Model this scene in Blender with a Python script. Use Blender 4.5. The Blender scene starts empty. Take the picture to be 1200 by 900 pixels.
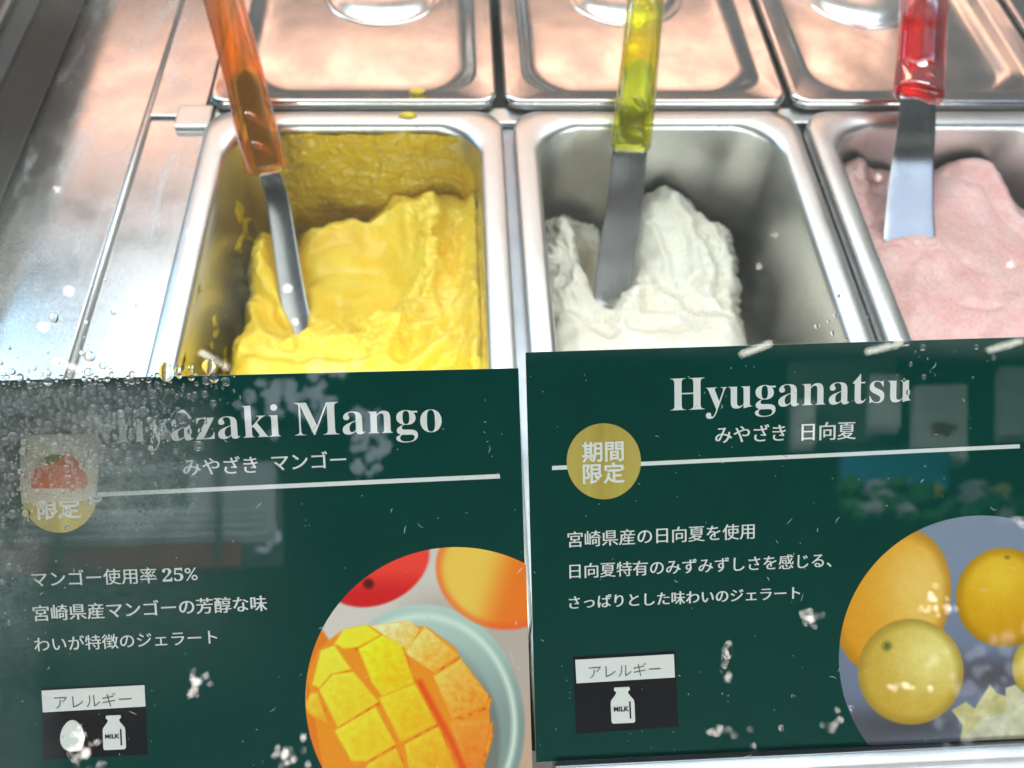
import bpy, bmesh, math
import numpy as np
from mathutils import Vector, Matrix
sc = bpy.context.scene
COL = sc.collection

# ------------------------------------------------------------------ camera
F = 900.0
_d = np.array([-80, -1450, 900.]); _d /= np.linalg.norm(_d)
_x = np.array([1, -.0201, .0565]); _x -= _x.dot(_d) * _d; _x /= np.linalg.norm(_x)
_z = np.cross(_x, _d)
RW = np.stack([_x, _d, _z])                       # world <- camera (x right, y down, z forward)
CAM = np.array([0, 0, .31])
cd = bpy.data.cameras.new('camera'); cam = bpy.data.objects.new('camera', cd); COL.objects.link(cam)
cd.sensor_width = 36; cd.lens = 27; cd.clip_start = .01; cd.clip_end = 60
cm = Matrix.Identity(4)
for r in range(3):
    cm[r][0] = RW[r][0]; cm[r][1] = -RW[r][1]; cm[r][2] = -RW[r][2]; cm[r][3] = CAM[r]
cam.matrix_world = cm
cd.dof.use_dof = True; cd.dof.focus_distance = .245; cd.dof.aperture_fstop = 13
sc.camera = cam
sc.cycles.use_denoising = True
sc.cycles.max_bounces = 14; sc.cycles.transparent_max_bounces = 24
sc.cycles.transmission_bounces = 10; sc.cycles.glossy_bounces = 5; sc.cycles.diffuse_bounces = 4
sc.cycles.sample_clamp_indirect = 6
sc.cycles.caustics_refractive = False; sc.cycles.caustics_reflective = False

# ------------------------------------------------------------------ world, lamps, exposure
sc.view_settings.view_transform = 'Standard'; sc.view_settings.look = 'None'
sc.view_settings.exposure = 0; sc.view_settings.gamma = 1
W = bpy.data.worlds.new('World'); sc.world = W; W.use_nodes = True
wn = W.node_tree; bg = wn.nodes['Background']; bg.inputs[0].default_value = (.84, .88, .92, 1)
# background shaped brighter towards +Y to lift the steel, dim behind for the cards
_t = wn.nodes.new('ShaderNodeTexCoord'); _s = wn.nodes.new('ShaderNodeSeparateXYZ'); _m = wn.nodes.new('ShaderNodeMapRange'); _m.interpolation_type = 'SMOOTHSTEP'
wn.links.new(_t.outputs['Generated'], _s.inputs[0]); wn.links.new(_s.outputs['Y'], _m.inputs[0])
_m.inputs[1].default_value = -.25; _m.inputs[2].default_value = .75; _m.inputs[3].default_value = .05; _m.inputs[4].default_value = .20
wn.links.new(_m.outputs[0], bg.inputs[1])

def area(name, loc, target, sx, sy, power, color, spread=180):
    l = bpy.data.lights.new(name, 'AREA'); l.shape = 'RECTANGLE'; l.size = sx; l.size_y = sy
    l.energy = power; l.color = color; l.spread = math.radians(spread)
    o = bpy.data.objects.new(name, l); COL.objects.link(o); o.location = loc
    dv = Vector(target) - Vector(loc); o.rotation_euler = dv.to_track_quat('-Z', 'Y').to_euler()
    return o
area('case_lamp', (.08, .108, .078), (.08, .29, -.04), .80, .022, 1.0, (.93, .98, 1.0))
area('white_ceiling_lamp', (.1, 1.22, 1.95), (0, .25, 0), 2.6, .8, 36, (.93, .98, 1.0))
area('warm_wall_lamp', (-.1, 1.80, 1.04), (0, .35, 0), 2.6, .24, 8, (1.0, .52, .36))
area('overhead_fill_lamp', (.1, .30, 1.95), (.05, .15, 0), 2.4, .8, 10, (1.0, .98, .95))  # added from above to brighten the cards
area('deck_glare_lamp', (-1.62, 1.22, 1.42), (-.2, .25, 0), .60, .80, 13, (.42, .70, 1.0))  # added for the cool glare on the left of the deck
area('blade_sheen_lamp', (1.07, .36, 1.40), (.25, .32, 0), .7, .6, 2.2, (.60, .70, 1.0))  # added where the red spatula's blade mirrors, for its lilac sheen
area('card_fill_lamp', (0, -1.5, .33), (0, .1, .11), 2.6, .45, 30, (.97, .99, 1.0))  # added low behind the camera to light only the cards
area('facade_fill_lamp', (0, -.9, 2.2), (0, -4, 2.8), 3, 1, 480, (.9, .95, 1.0), 140)  # added facing away from the case, to brighten the mirrored street objects

# ------------------------------------------------------------------ helpers
def tag(o, label=None, cat=None, group=None, kind=None):
    if label: o['label'] = label
    if cat: o['category'] = cat
    if group: o['group'] = group
    if kind: o['kind'] = kind
    return o
def empty(name, loc=(0, 0, 0)):
    o = bpy.data.objects.new(name, None); o.empty_display_size = .02; COL.objects.link(o); o.location = loc; return o
def mesh(name, V, Fc, mat=None, parent=None, smooth=True, world=True):
    me = bpy.data.meshes.new(name)
    V = np.asarray(V, dtype=np.float32)
    if parent is not None and world: V = V - np.array(parent.location, dtype=np.float32)
    if isinstance(Fc, np.ndarray) and Fc.ndim == 2:
        n, k = Fc.shape
        me.vertices.add(len(V)); me.vertices.foreach_set('co', V.ravel())
        me.loops.add(n * k); me.loops.foreach_set('vertex_index', Fc.astype(np.int32).ravel())
        me.polygons.add(n); me.polygons.foreach_set('loop_start', (np.arange(n) * k).astype(np.int32))
        me.update(calc_edges=True)
    else:
        me.from_pydata([tuple(map(float, v)) for v in V], [], [tuple(map(int, f)) for f in Fc])
    me.validate(clean_customdata=False)
    if smooth: me.polygons.foreach_set('use_smooth', [True] * len(me.polygons))
    me.update()
    o = bpy.data.objects.new(name, me); COL.objects.link(o)
    if mat: me.materials.append(mat)
    if parent: o.parent = parent
    return o
def pix(x, y):
    return RW @ np.array([x - 600, y - 450, F])
def at(x, y, z=0.):
    r = pix(x, y); return CAM + (z - CAM[2]) / r[2] * r
def proj(P):
    q = (np.asarray(P) - CAM) @ RW
    return 600 + F * q[..., 0] / q[..., 2], 450 + F * q[..., 1] / q[..., 2]
def ss(a, b, x):
    t = np.clip((x - a) / (b - a), 0, 1); return t * t * (3 - 2 * t)
def rnoise(x, y, seed=0):
    xi = np.floor(x).astype(np.int64); yi = np.floor(y).astype(np.int64); xf = x - xi; yf = y - yi
    def g(ix, iy):
        h = (ix * 374761393 + iy * 668265263 + seed * 974634777) & 0xffffffff
        h = ((h ^ (h >> 13)) * 1274126177) & 0xffffffff; h = h ^ (h >> 16)
        a = (h & 0xffff) / 65536. * 2 * np.pi
        return np.cos(a), np.sin(a)
    u = xf * xf * xf * (xf * (xf * 6 - 15) + 10); v = yf * yf * yf * (yf * (yf * 6 - 15) + 10)
    def d(ix, iy, dx, dy):
        gx, gy = g(ix, iy); return gx * dx + gy * dy
    a = d(xi, yi, xf, yf); b = d(xi + 1, yi, xf - 1, yf); c = d(xi, yi + 1, xf, yf - 1); e = d(xi + 1, yi + 1, xf - 1, yf - 1)
    return (a + (b - a) * u + (c - a) * v + (a - b - c + e) * u * v) * 1.5
def fbm(x, y, o=4, seed=0, ridge=False):
    s = 0; a = 1.; t = 0
    for i in range(o):
        n = rnoise(x * 2 ** i, y * 2 ** i, seed + i * 7)
        if ridge: n = 1 - 2 * np.abs(n)
        s = s + n * a; t += a; a *= .5
    return s / t
def gridfaces(nu, nv):
    i = np.arange(nu - 1)[:, None] * nv + np.arange(nv - 1)[None]
    i = i.ravel(); return np.stack([i, i + nv, i + nv + 1, i + 1], 1)
def rrect(cx, cy, hx, hy, r, n=10):
    out = []
    for k, (sx, sy) in enumerate(((1, 1), (-1, 1), (-1, -1), (1, -1))):
        for j in range(n + 1):
            a = math.pi / 2 * (k + j / n)
            out.append((cx + sx * (hx - r) + r * math.cos(a), cy + sy * (hy - r) + r * math.sin(a)))
    return out
def loft(name, cx, cy, hx, hy, prof, mat, parent=None, cap=True, n=10):
    """prof: list of (inset, z, corner radius)"""
    V = []; Fc = []; m = 4 * (n + 1)
    for ins, z, r in prof:
        V += [(x, y, z) for x, y in rrect(cx, cy, hx - ins, hy - ins, max(r, .0005), n)]
    for k in range(len(prof) - 1):
        for j in range(m):
            Fc.append((k * m + j, k * m + (j + 1) % m, (k + 1) * m + (j + 1) % m, (k + 1) * m + j))
    if cap: Fc.append(tuple((len(prof) - 1) * m + j for j in range(m)))
    return mesh(name, V, Fc, mat, parent)
def box(name, x0, x1, y0, y1, z0, z1, mat, parent=None, bev=.0006):
    bm = bmesh.new()
    bmesh.ops.create_cube(bm, size=1)
    for v in bm.verts:
        v.co = ((x0 + x1) / 2 + v.co.x * (x1 - x0), (y0 + y1) / 2 + v.co.y * (y1 - y0), (z0 + z1) / 2 + v.co.z * (z1 - z0))
    if bev: bmesh.ops.bevel(bm, geom=bm.edges[:], offset=bev, segments=2, profile=.6, affect='EDGES')
    me = bpy.data.meshes.new(name); bm.to_mesh(me); bm.free()
    if parent: me.transform(Matrix.Translation(-Vector(parent.location)))
    o = bpy.data.objects.new(name, me); COL.objects.link(o); me.materials.append(mat)
    if parent: o.parent = parent
    return o

# ------------------------------------------------------------------ materials
def newmat(name):
    m = bpy.data.materials.new(name); m.use_nodes = True
    nt = m.node_tree; return m, nt, nt.nodes['Principled BSDF']
def pmat(name, color, rough=.5, metal=0, **kw):
    m, nt, p = newmat(name)
    p.inputs['Base Color'].default_value = (*color, 1); p.inputs['Roughness'].default_value = rough; p.inputs['Metallic'].default_value = metal
    for k, v in kw.items(): p.inputs[k.replace('_', ' ')].default_value = v
    return m
def node(nt, t, **kw):
    n = nt.nodes.new(t)
    for k, v in kw.items(): setattr(n, k, v)
    return n
def steel(name, color=(.72, .72, .71), rough=.24, scale=(900, 40, 40), bump=.04, smudge=.12, wav=0., wscale=9, dirt=0):
    m, nt, p = newmat(name)
    p.inputs['Metallic'].default_value = 1
    tc = node(nt, 'ShaderNodeTexCoord'); mp = node(nt, 'ShaderNodeMapping'); mp.inputs['Scale'].default_value = scale
    nt.links.new(tc.outputs['Object'], mp.inputs[0])
    n1 = node(nt, 'ShaderNodeTexNoise'); n1.inputs['Scale'].default_value = 1; n1.inputs['Detail'].default_value = 3
    nt.links.new(mp.outputs[0], n1.inputs[0])
    n2 = node(nt, 'ShaderNodeTexNoise'); n2.inputs['Scale'].default_value = 35; n2.inputs['Detail'].default_value = 5
    nt.links.new(tc.outputs['Object'], n2.inputs[0])
    mr = node(nt, 'ShaderNodeMapRange'); mr.inputs[1].default_value = .35; mr.inputs[2].default_value = .7
    mr.inputs[3].default_value = rough; mr.inputs[4].default_value = rough + smudge
    nt.links.new(n2.outputs[0], mr.inputs[0]); nt.links.new(mr.outputs[0], p.inputs['Roughness'])
    b = node(nt, 'ShaderNodeBump'); b.inputs['Strength'].default_value = bump; b.inputs['Distance'].default_value = .0004
    nt.links.new(n1.outputs[0], b.inputs['Height'])
    last = b
    if wav:
        n3 = node(nt, 'ShaderNodeTexNoise'); n3.inputs['Scale'].default_value = wscale; n3.inputs['Detail'].default_value = 2
        nt.links.new(tc.outputs['Object'], n3.inputs[0])
        b2 = node(nt, 'ShaderNodeBump'); b2.inputs['Strength'].default_value = 1; b2.inputs['Distance'].default_value = wav
        nt.links.new(n3.outputs[0], b2.inputs['Height']); nt.links.new(b.outputs[0], b2.inputs['Normal']); last = b2
    nt.links.new(last.outputs[0], p.inputs['Normal'])
    cr = node(nt, 'ShaderNodeMapRange'); cr.inputs[1].default_value = .3; cr.inputs[2].default_value = .75; cr.inputs[3].default_value = 1.; cr.inputs[4].default_value = .86
    nt.links.new(n2.outputs[0], cr.inputs[0])
    mx = node(nt, 'ShaderNodeMix', data_type='RGBA', blend_type='MULTIPLY'); mx.inputs[0].default_value = 1
    mx.inputs[6].default_value = (*color, 1); nt.links.new(cr.outputs[0], mx.inputs[7])
    nt.links.new(mx.outputs[2], p.inputs['Base Color'])
    return m
M = {}
M['pan'] = steel('brushed_pan_steel', (.74, .74, .72), .30)
M['lid'] = steel('lid_steel', (.72, .71, .70), .17, scale=(60, 60, 60), bump=.03, smudge=.10, wav=.0007, wscale=14)
M['deck'] = steel('deck_steel', (.66, .66, .67), .20, scale=(25, 700, 25), bump=.05, smudge=.10, wav=.0006, wscale=9)
M['blade'] = steel('blade_steel', (.60, .62, .64), .16, scale=(500, 20, 20), bump=.05, smudge=.1)
M['alu'] = steel('aluminium', (.42, .45, .50), .36, scale=(15, 400, 400), bump=.06, smudge=.1)
M['dark'] = pmat('dark_frame_paint', (.018, .018, .020), .5)
M['darktrim'] = pmat('grey_trim', (.16, .16, .165), .3, .6)
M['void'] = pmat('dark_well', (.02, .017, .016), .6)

def frost(m):
    nt = m.node_tree; p = nt.nodes['Principled BSDF']; out = nt.nodes['Material Output']
    tc = node(nt, 'ShaderNodeTexCoord'); mp = node(nt, 'ShaderNodeMapping'); mp.inputs['Scale'].default_value = (70, 16, 16); mp.inputs['Rotation'].default_value = (0, 0, .06)
    nt.links.new(tc.outputs['Object'], mp.inputs[0])
    n = node(nt, 'ShaderNodeTexNoise'); n.inputs['Scale'].default_value = 1; n.inputs['Detail'].default_value = 7; n.inputs['Distortion'].default_value = .8; nt.links.new(mp.outputs[0], n.inputs[0])
    r = node(nt, 'ShaderNodeMapRange'); r.inputs[1].default_value = .52; r.inputs[2].default_value = .80; r.inputs[3].default_value = 0; r.inputs[4].default_value = .62; nt.links.new(n.outputs[0], r.inputs[0])
    n2 = node(nt, 'ShaderNodeTexNoise'); n2.inputs['Scale'].default_value = 210; n2.inputs['Detail'].default_value = 3; nt.links.new(tc.outputs['Object'], n2.inputs[0])
    r2 = node(nt, 'ShaderNodeMapRange'); r2.inputs[1].default_value = .70; r2.inputs[2].default_value = .76; r2.inputs[4].default_value = .7; nt.links.new(n2.outputs[0], r2.inputs[0])
    mxx = node(nt, 'ShaderNodeMath', operation='MAXIMUM'); nt.links.new(r.outputs[0], mxx.inputs[0]); nt.links.new(r2.outputs[0], mxx.inputs[1])
    d = node(nt, 'ShaderNodeBsdfPrincipled'); d.inputs['Base Color'].default_value = (.70, .74, .78, 1); d.inputs['Roughness'].default_value = .35
    b = node(nt, 'ShaderNodeBump'); b.inputs['Strength'].default_value = .6; b.inputs['Distance'].default_value = .0006; nt.links.new(n.outputs[0], b.inputs['Height']); nt.links.new(b.outputs[0], d.inputs['Normal'])
    mx = node(nt, 'ShaderNodeMixShader'); nt.links.new(mxx.outputs[0], mx.inputs[0]); nt.links.new(p.outputs[0], mx.inputs[1]); nt.links.new(d.outputs[0], mx.inputs[2]); nt.links.new(mx.outputs[0], out.inputs[0])
frost(M['deck'])
# ------------------------------------------------------------------ counter deck of the case
deck = empty('steel_countertop'); tag(deck, kind='structure')
DZ = -.006
box('deck_panel', -.330, -.1915, -.02, .75, DZ - .002, DZ + .0015, M['deck'], deck)
box('deck_panel', -.1885, -.1535, -.02, .3895, DZ - .003, DZ - .001, M['deck'], deck)
box('deck_panel', -.1885, -.1565, .3910, .75, DZ - .002, DZ + .0012, M['deck'], deck)
def bead(name, p, r, mat, parent, segs=8):
    V = []; Fc = []
    p = [np.array(q, float) for q in p]
    for k, q in enumerate(p):
        t = p[min(k + 1, len(p) - 1)] - p[max(k - 1, 0)]; t /= np.linalg.norm(t)
        s = np.cross(t, (0, 0, 1)); s = s / max(np.linalg.norm(s), 1e-6); u = np.cross(s, t)
        rr = r[k] if isinstance(r, (list, tuple)) else r
        for j in range(segs):
            a = 2 * math.pi * j / segs; V.append(q + rr * (math.cos(a) * s + math.sin(a) * u))
    for k in range(len(p) - 1):
        for j in range(segs): Fc.append((k * segs + j, k * segs + (j + 1) % segs, (k + 1) * segs + (j + 1) % segs, (k + 1) * segs + j))
    Fc.append(tuple(range(segs))[::-1]); Fc.append(tuple((len(p) - 1) * segs + j for j in range(segs)))
    return mesh(name, V, Fc, mat, parent)
bead('seam_bead', [(-.1900, -.02, DZ), (-.1900, .75, DZ)], .0016, M['pan'], deck)
# support bars between the pans and between the two rows
box('support_bar', -.172, -.1515, .3795, .3985, DZ - .001, DZ + .003, M['pan'], deck, .001)
box('support_bar', -.1510, .60, .3850, .3990, DZ - .004, DZ + .0005, M['pan'], deck, .001)
for xc in (.0272, .2075, .3898):
    box('divider_bar', xc - .0048, xc + .0048, -.02, .3845, DZ - .006, DZ - .0035, M['alu'], deck, .0008)
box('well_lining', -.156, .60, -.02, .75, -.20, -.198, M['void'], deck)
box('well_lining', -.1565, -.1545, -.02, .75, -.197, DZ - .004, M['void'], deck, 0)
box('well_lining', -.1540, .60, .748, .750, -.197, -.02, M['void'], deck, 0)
# black side frame of the case
sf = empty('side_frame', (-.27, .3, 0)); tag(sf, 'black side frame of the display case at the far left', 'frame')
box('side_panel', -.345, -.2525, -.02, .75, -.004, .030, M['dark'], sf, .003)
box('trim_strip', -.2700, -.2655, -.02, .75, .0302, .0335, M['darktrim'], sf, .0012)
box('upright_panel', -.345, -.290, -.02, .75, .0302, .052, M['dark'], sf, .004)

# ------------------------------------------------------------------ pans and lids
PANS = []
LBL = ['steel pan holding the yellow mango ice cream, under the orange handle',
       'steel pan half empty round the white ice cream, under the yellow handle',
       'steel pan holding the pink ice cream, at the right edge']
def pan_profile():
    P = []
    P += [(.0000, -.0075, .0165), (.0000, -.0025, .0165), (.0006, -.0008, .0162), (.0018, 0, .016)]
    P += [(.0060, .0003, .018), (.0105, .0000, .022), (.0125, -.0006, .0245), (.0138, -.0022, .027), (.0144, -.005, .028)]
    for k in range(1, 9): P.append((.0144 + .0060 * k / 8, -.005 - .120 * k / 8, .028))
    P += [(.0225, -.133, .028), (.028, -.1395, .028), (.036, -.142, .025)]
    return P
for i, xl in enumerate((-.1523, .0300, .2120)):
    t = empty('ice_cream_pan', (xl + .088, .2275, -.142)); tag(t, LBL[i], 'pan', 'steel pans of the front row')
    loft('pan_body', xl + .088, .2275, .088, .1625, pan_profile(), M['pan'], t)
    PANS.append(t)
def lid_profile():
    P = [(.0000, -.003, .010), (.0000, .0002, .010), (.0006, .0016, .010), (.0018, .0023, .010), (.0032, .0022, .010), (.0046, .0018, .012),
         (.0110, .0018, .019), (.0125, .0012, .021), (.0142, -.0006, .023), (.0165, -.0042, .026), (.0190, -.0066, .027), (.0215, -.0078, .0265), (.0245, -.0082, .025), (.032, -.0082, .022)]
    return P
LL = ['left lid of the covered back row, with a yellow crumb at its edge', 'middle lid of the covered back row, behind the yellow handle',
      'third lid of the back row, behind the red handle', 'last lid of the back row, in the top right corner']
def lathe(name, c, prof, mat, parent, n=48):
    V = []; Fc = []
    for r, z in prof:
        for j in range(n):
            a = 2 * math.pi * j / n; V.append((c[0] + r * math.cos(a), c[1] + r * math.sin(a), c[2] + z))
    for k in range(len(prof) - 1):
        for j in range(n): Fc.append((k * n + j, k * n + (j + 1) % n, (k + 1) * n + (j + 1) % n, (k + 1) * n + j))
    Fc.append(tuple((len(prof) - 1) * n + j for j in range(n)))
    return mesh(name, V, Fc, mat, parent)
for i, (xl, xr) in enumerate(((-.1530, .0205), (.0257, .2035), (.2075, .3850), (.3900, .5640))):
    cx = (xl + xr) / 2; y0, y1 = .3945, .640
    t = empty('pan_lid', (cx, (y0 + y1) / 2, .0)); tag(t, LL[i], 'lid', 'steel lids of the back row')
    loft('lid_plate', cx, (y0 + y1) / 2, (xr - xl) / 2, (y1 - y0) / 2, lid_profile(), M['lid'], t)
    kx = [-.055, .118, .292, .475][i]
    lathe('grip_knob', (kx, .5280, -.0081), [(.0420, -.0002), (.0410, .0008), (.0395, .0010), (.0380, .0004), (.0370, .0006), (.034, .0022), (.029, .0038), (.022, .0050), (.013, .0056), (.0005, .0058)], M['lid'], t)

# ------------------------------------------------------------------ ice cream
def gelmat(name, col, sss, shade, rough=.34, dark=None):
    m, nt, p = newmat(name)
    tc = node(nt, 'ShaderNodeTexCoord')
    n = node(nt, 'ShaderNodeTexNoise'); n.inputs['Scale'].default_value = 70; n.inputs['Detail'].default_value = 6; nt.links.new(tc.outputs['Object'], n.inputs[0])
    n2 = node(nt, 'ShaderNodeTexNoise'); n2.inputs['Scale'].default_value = 520; n2.inputs['Detail'].default_value = 4; nt.links.new(tc.outputs['Object'], n2.inputs[0])
    r = node(nt, 'ShaderNodeValToRGB'); r.color_ramp.elements[0].position = .35; r.color_ramp.elements[1].position = .65
    r.color_ramp.elements[0].color = (*(dark or tuple(c * .86 for c in col)), 1); r.color_ramp.elements[1].color = (*col, 1)
    nt.links.new(n.outputs[0], r.inputs[0]); nt.links.new(r.outputs[0], p.inputs['Base Color'])
    p.inputs['Roughness'].default_value = rough; p.inputs['Subsurface Weight'].default_value = sss
    p.inputs['Subsurface Radius'].default_value = shade; p.inputs['Subsurface Scale'].default_value = .004
    p.inputs['Specular IOR Level'].default_value = .5
    b = node(nt, 'ShaderNodeBump'); b.inputs['Strength'].default_value = .16; b.inputs['Distance'].default_value = .0004
    nt.links.new(n2.outputs[0], b.inputs['Height']); nt.links.new(b.outputs[0], p.inputs['Normal'])
    return m
M['mango'] = gelmat('mango_ice_cream', (.95, .73, .095), .35, (1, .6, .1), dark=(.93, .65, .05))
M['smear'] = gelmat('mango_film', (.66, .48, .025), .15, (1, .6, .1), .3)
M['white'] = gelmat('white_ice_cream', (.92, .88, .76), .35, (1, .9, .7), dark=(.90, .85, .70))
M['pink'] = gelmat('pink_ice_cream', (.84, .55, .52), .35, (1, .6, .5), dark=(.82, .45, .43))

def polysd(u, v, P):
    """signed distance to polygon, negative inside"""
    P = np.asarray(P, float); d = np.full(u.shape, 1e9); ins = np.zeros(u.shape, bool)
    for a, b in zip(P, np.roll(P, -1, 0)):
        e = b - a; w0 = u - a[0]; w1 = v - a[1]
        t = np.clip((w0 * e[0] + w1 * e[1]) / (e @ e), 0, 1)
        d = np.minimum(d, (w0 - e[0] * t) ** 2 + (w1 - e[1] * t) ** 2)
        c = ((a[1] > v) != (b[1] > v)) & (u < (b[0] - a[0]) * (v - a[1]) / (b[1] - a[1] + 1e-12) + a[0])
        ins ^= c
    d = np.sqrt(d); return np.where(ins, -d, d)
def linesd(u, v, P):
    d = np.full(u.shape, 1e9)
    for a, b in zip(P[:-1], P[1:]):
        a = np.array(a, float); b = np.array(b, float); e = b - a; w0 = u - a[0]; w1 = v - a[1]
        t = np.clip((w0 * e[0] + w1 * e[1]) / (e @ e), 0, 1)
        d = np.minimum(d, np.hypot(w0 - e[0] * t, w1 - e[1] * t))
    return d
def G(u, v, cu, cv, su, sv, rot=0):
    a = math.radians(rot); du = u - cu; dv = v - cv
    p = du * math.cos(a) + dv * math.sin(a); q = -du * math.sin(a) + dv * math.cos(a)
    return np.exp(-(p / su) ** 2 - (q / sv) ** 2)
def field(x0, x1, y0, y1, step, znom):
    nx = int((x1 - x0) / step) + 1; ny = int((y1 - y0) / step) + 1
    X, Y = np.meshgrid(np.linspace(x0, x1, nx), np.linspace(y0, y1, ny), indexing='ij')
    Z = znom(X, Y) if callable(znom) else np.full_like(X, znom)
    u, v = proj(np.stack([X, Y, Z], -1)); return X, Y, u, v, nx, ny
def fieldmesh(name, X, Y, Z, nx, ny, mat, parent, lateral=None):
    V = np.stack([X, Y, Z], -1)
    if lateral is not None: V = V + lateral
    return mesh(name, V.reshape(-1, 3), gridfaces(nx, ny), mat, parent)
ST = .00055
def normals(X, Y, Z, step):
    gx = np.gradient(Z, axis=0) / step; gy = np.gradient(Z, axis=1) / step
    n = np.stack([-gx, -gy, np.ones_like(Z)], -1); return n / np.linalg.norm(n, axis=-1, keepdims=True)
def crumble(X, Y, Z, amp, seed, fr=160):
    """push the surface along its normal by ragged noise, amp may be an array"""
    n = normals(X, Y, Z, ST)
    q = fbm(X * fr + Z * 70, Y * fr + Z * 90, 5, seed, ridge=True) - .25
    q2 = fbm(X * fr * .45 + 9, Y * fr * .45 - Z * 60, 3, seed + 3)
    return n * ((q * .7 + q2 * .9) * amp)[..., None]

def soften(Z, n_=3, m_=None):
    Q = Z.copy()
    for _ in range(n_):
        for ax in (0, 1): Q = (np.roll(Q, 1, ax) + np.roll(Q, -1, ax) + 2 * Q) / 4
    Q[:3] = Z[:3]; Q[-3:] = Z[-3:]; Q[:, :3] = Z[:, :3]; Q[:, -3:] = Z[:, -3:]
    return Q if m_ is None else Z * (1 - m_) + Q * m_
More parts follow.
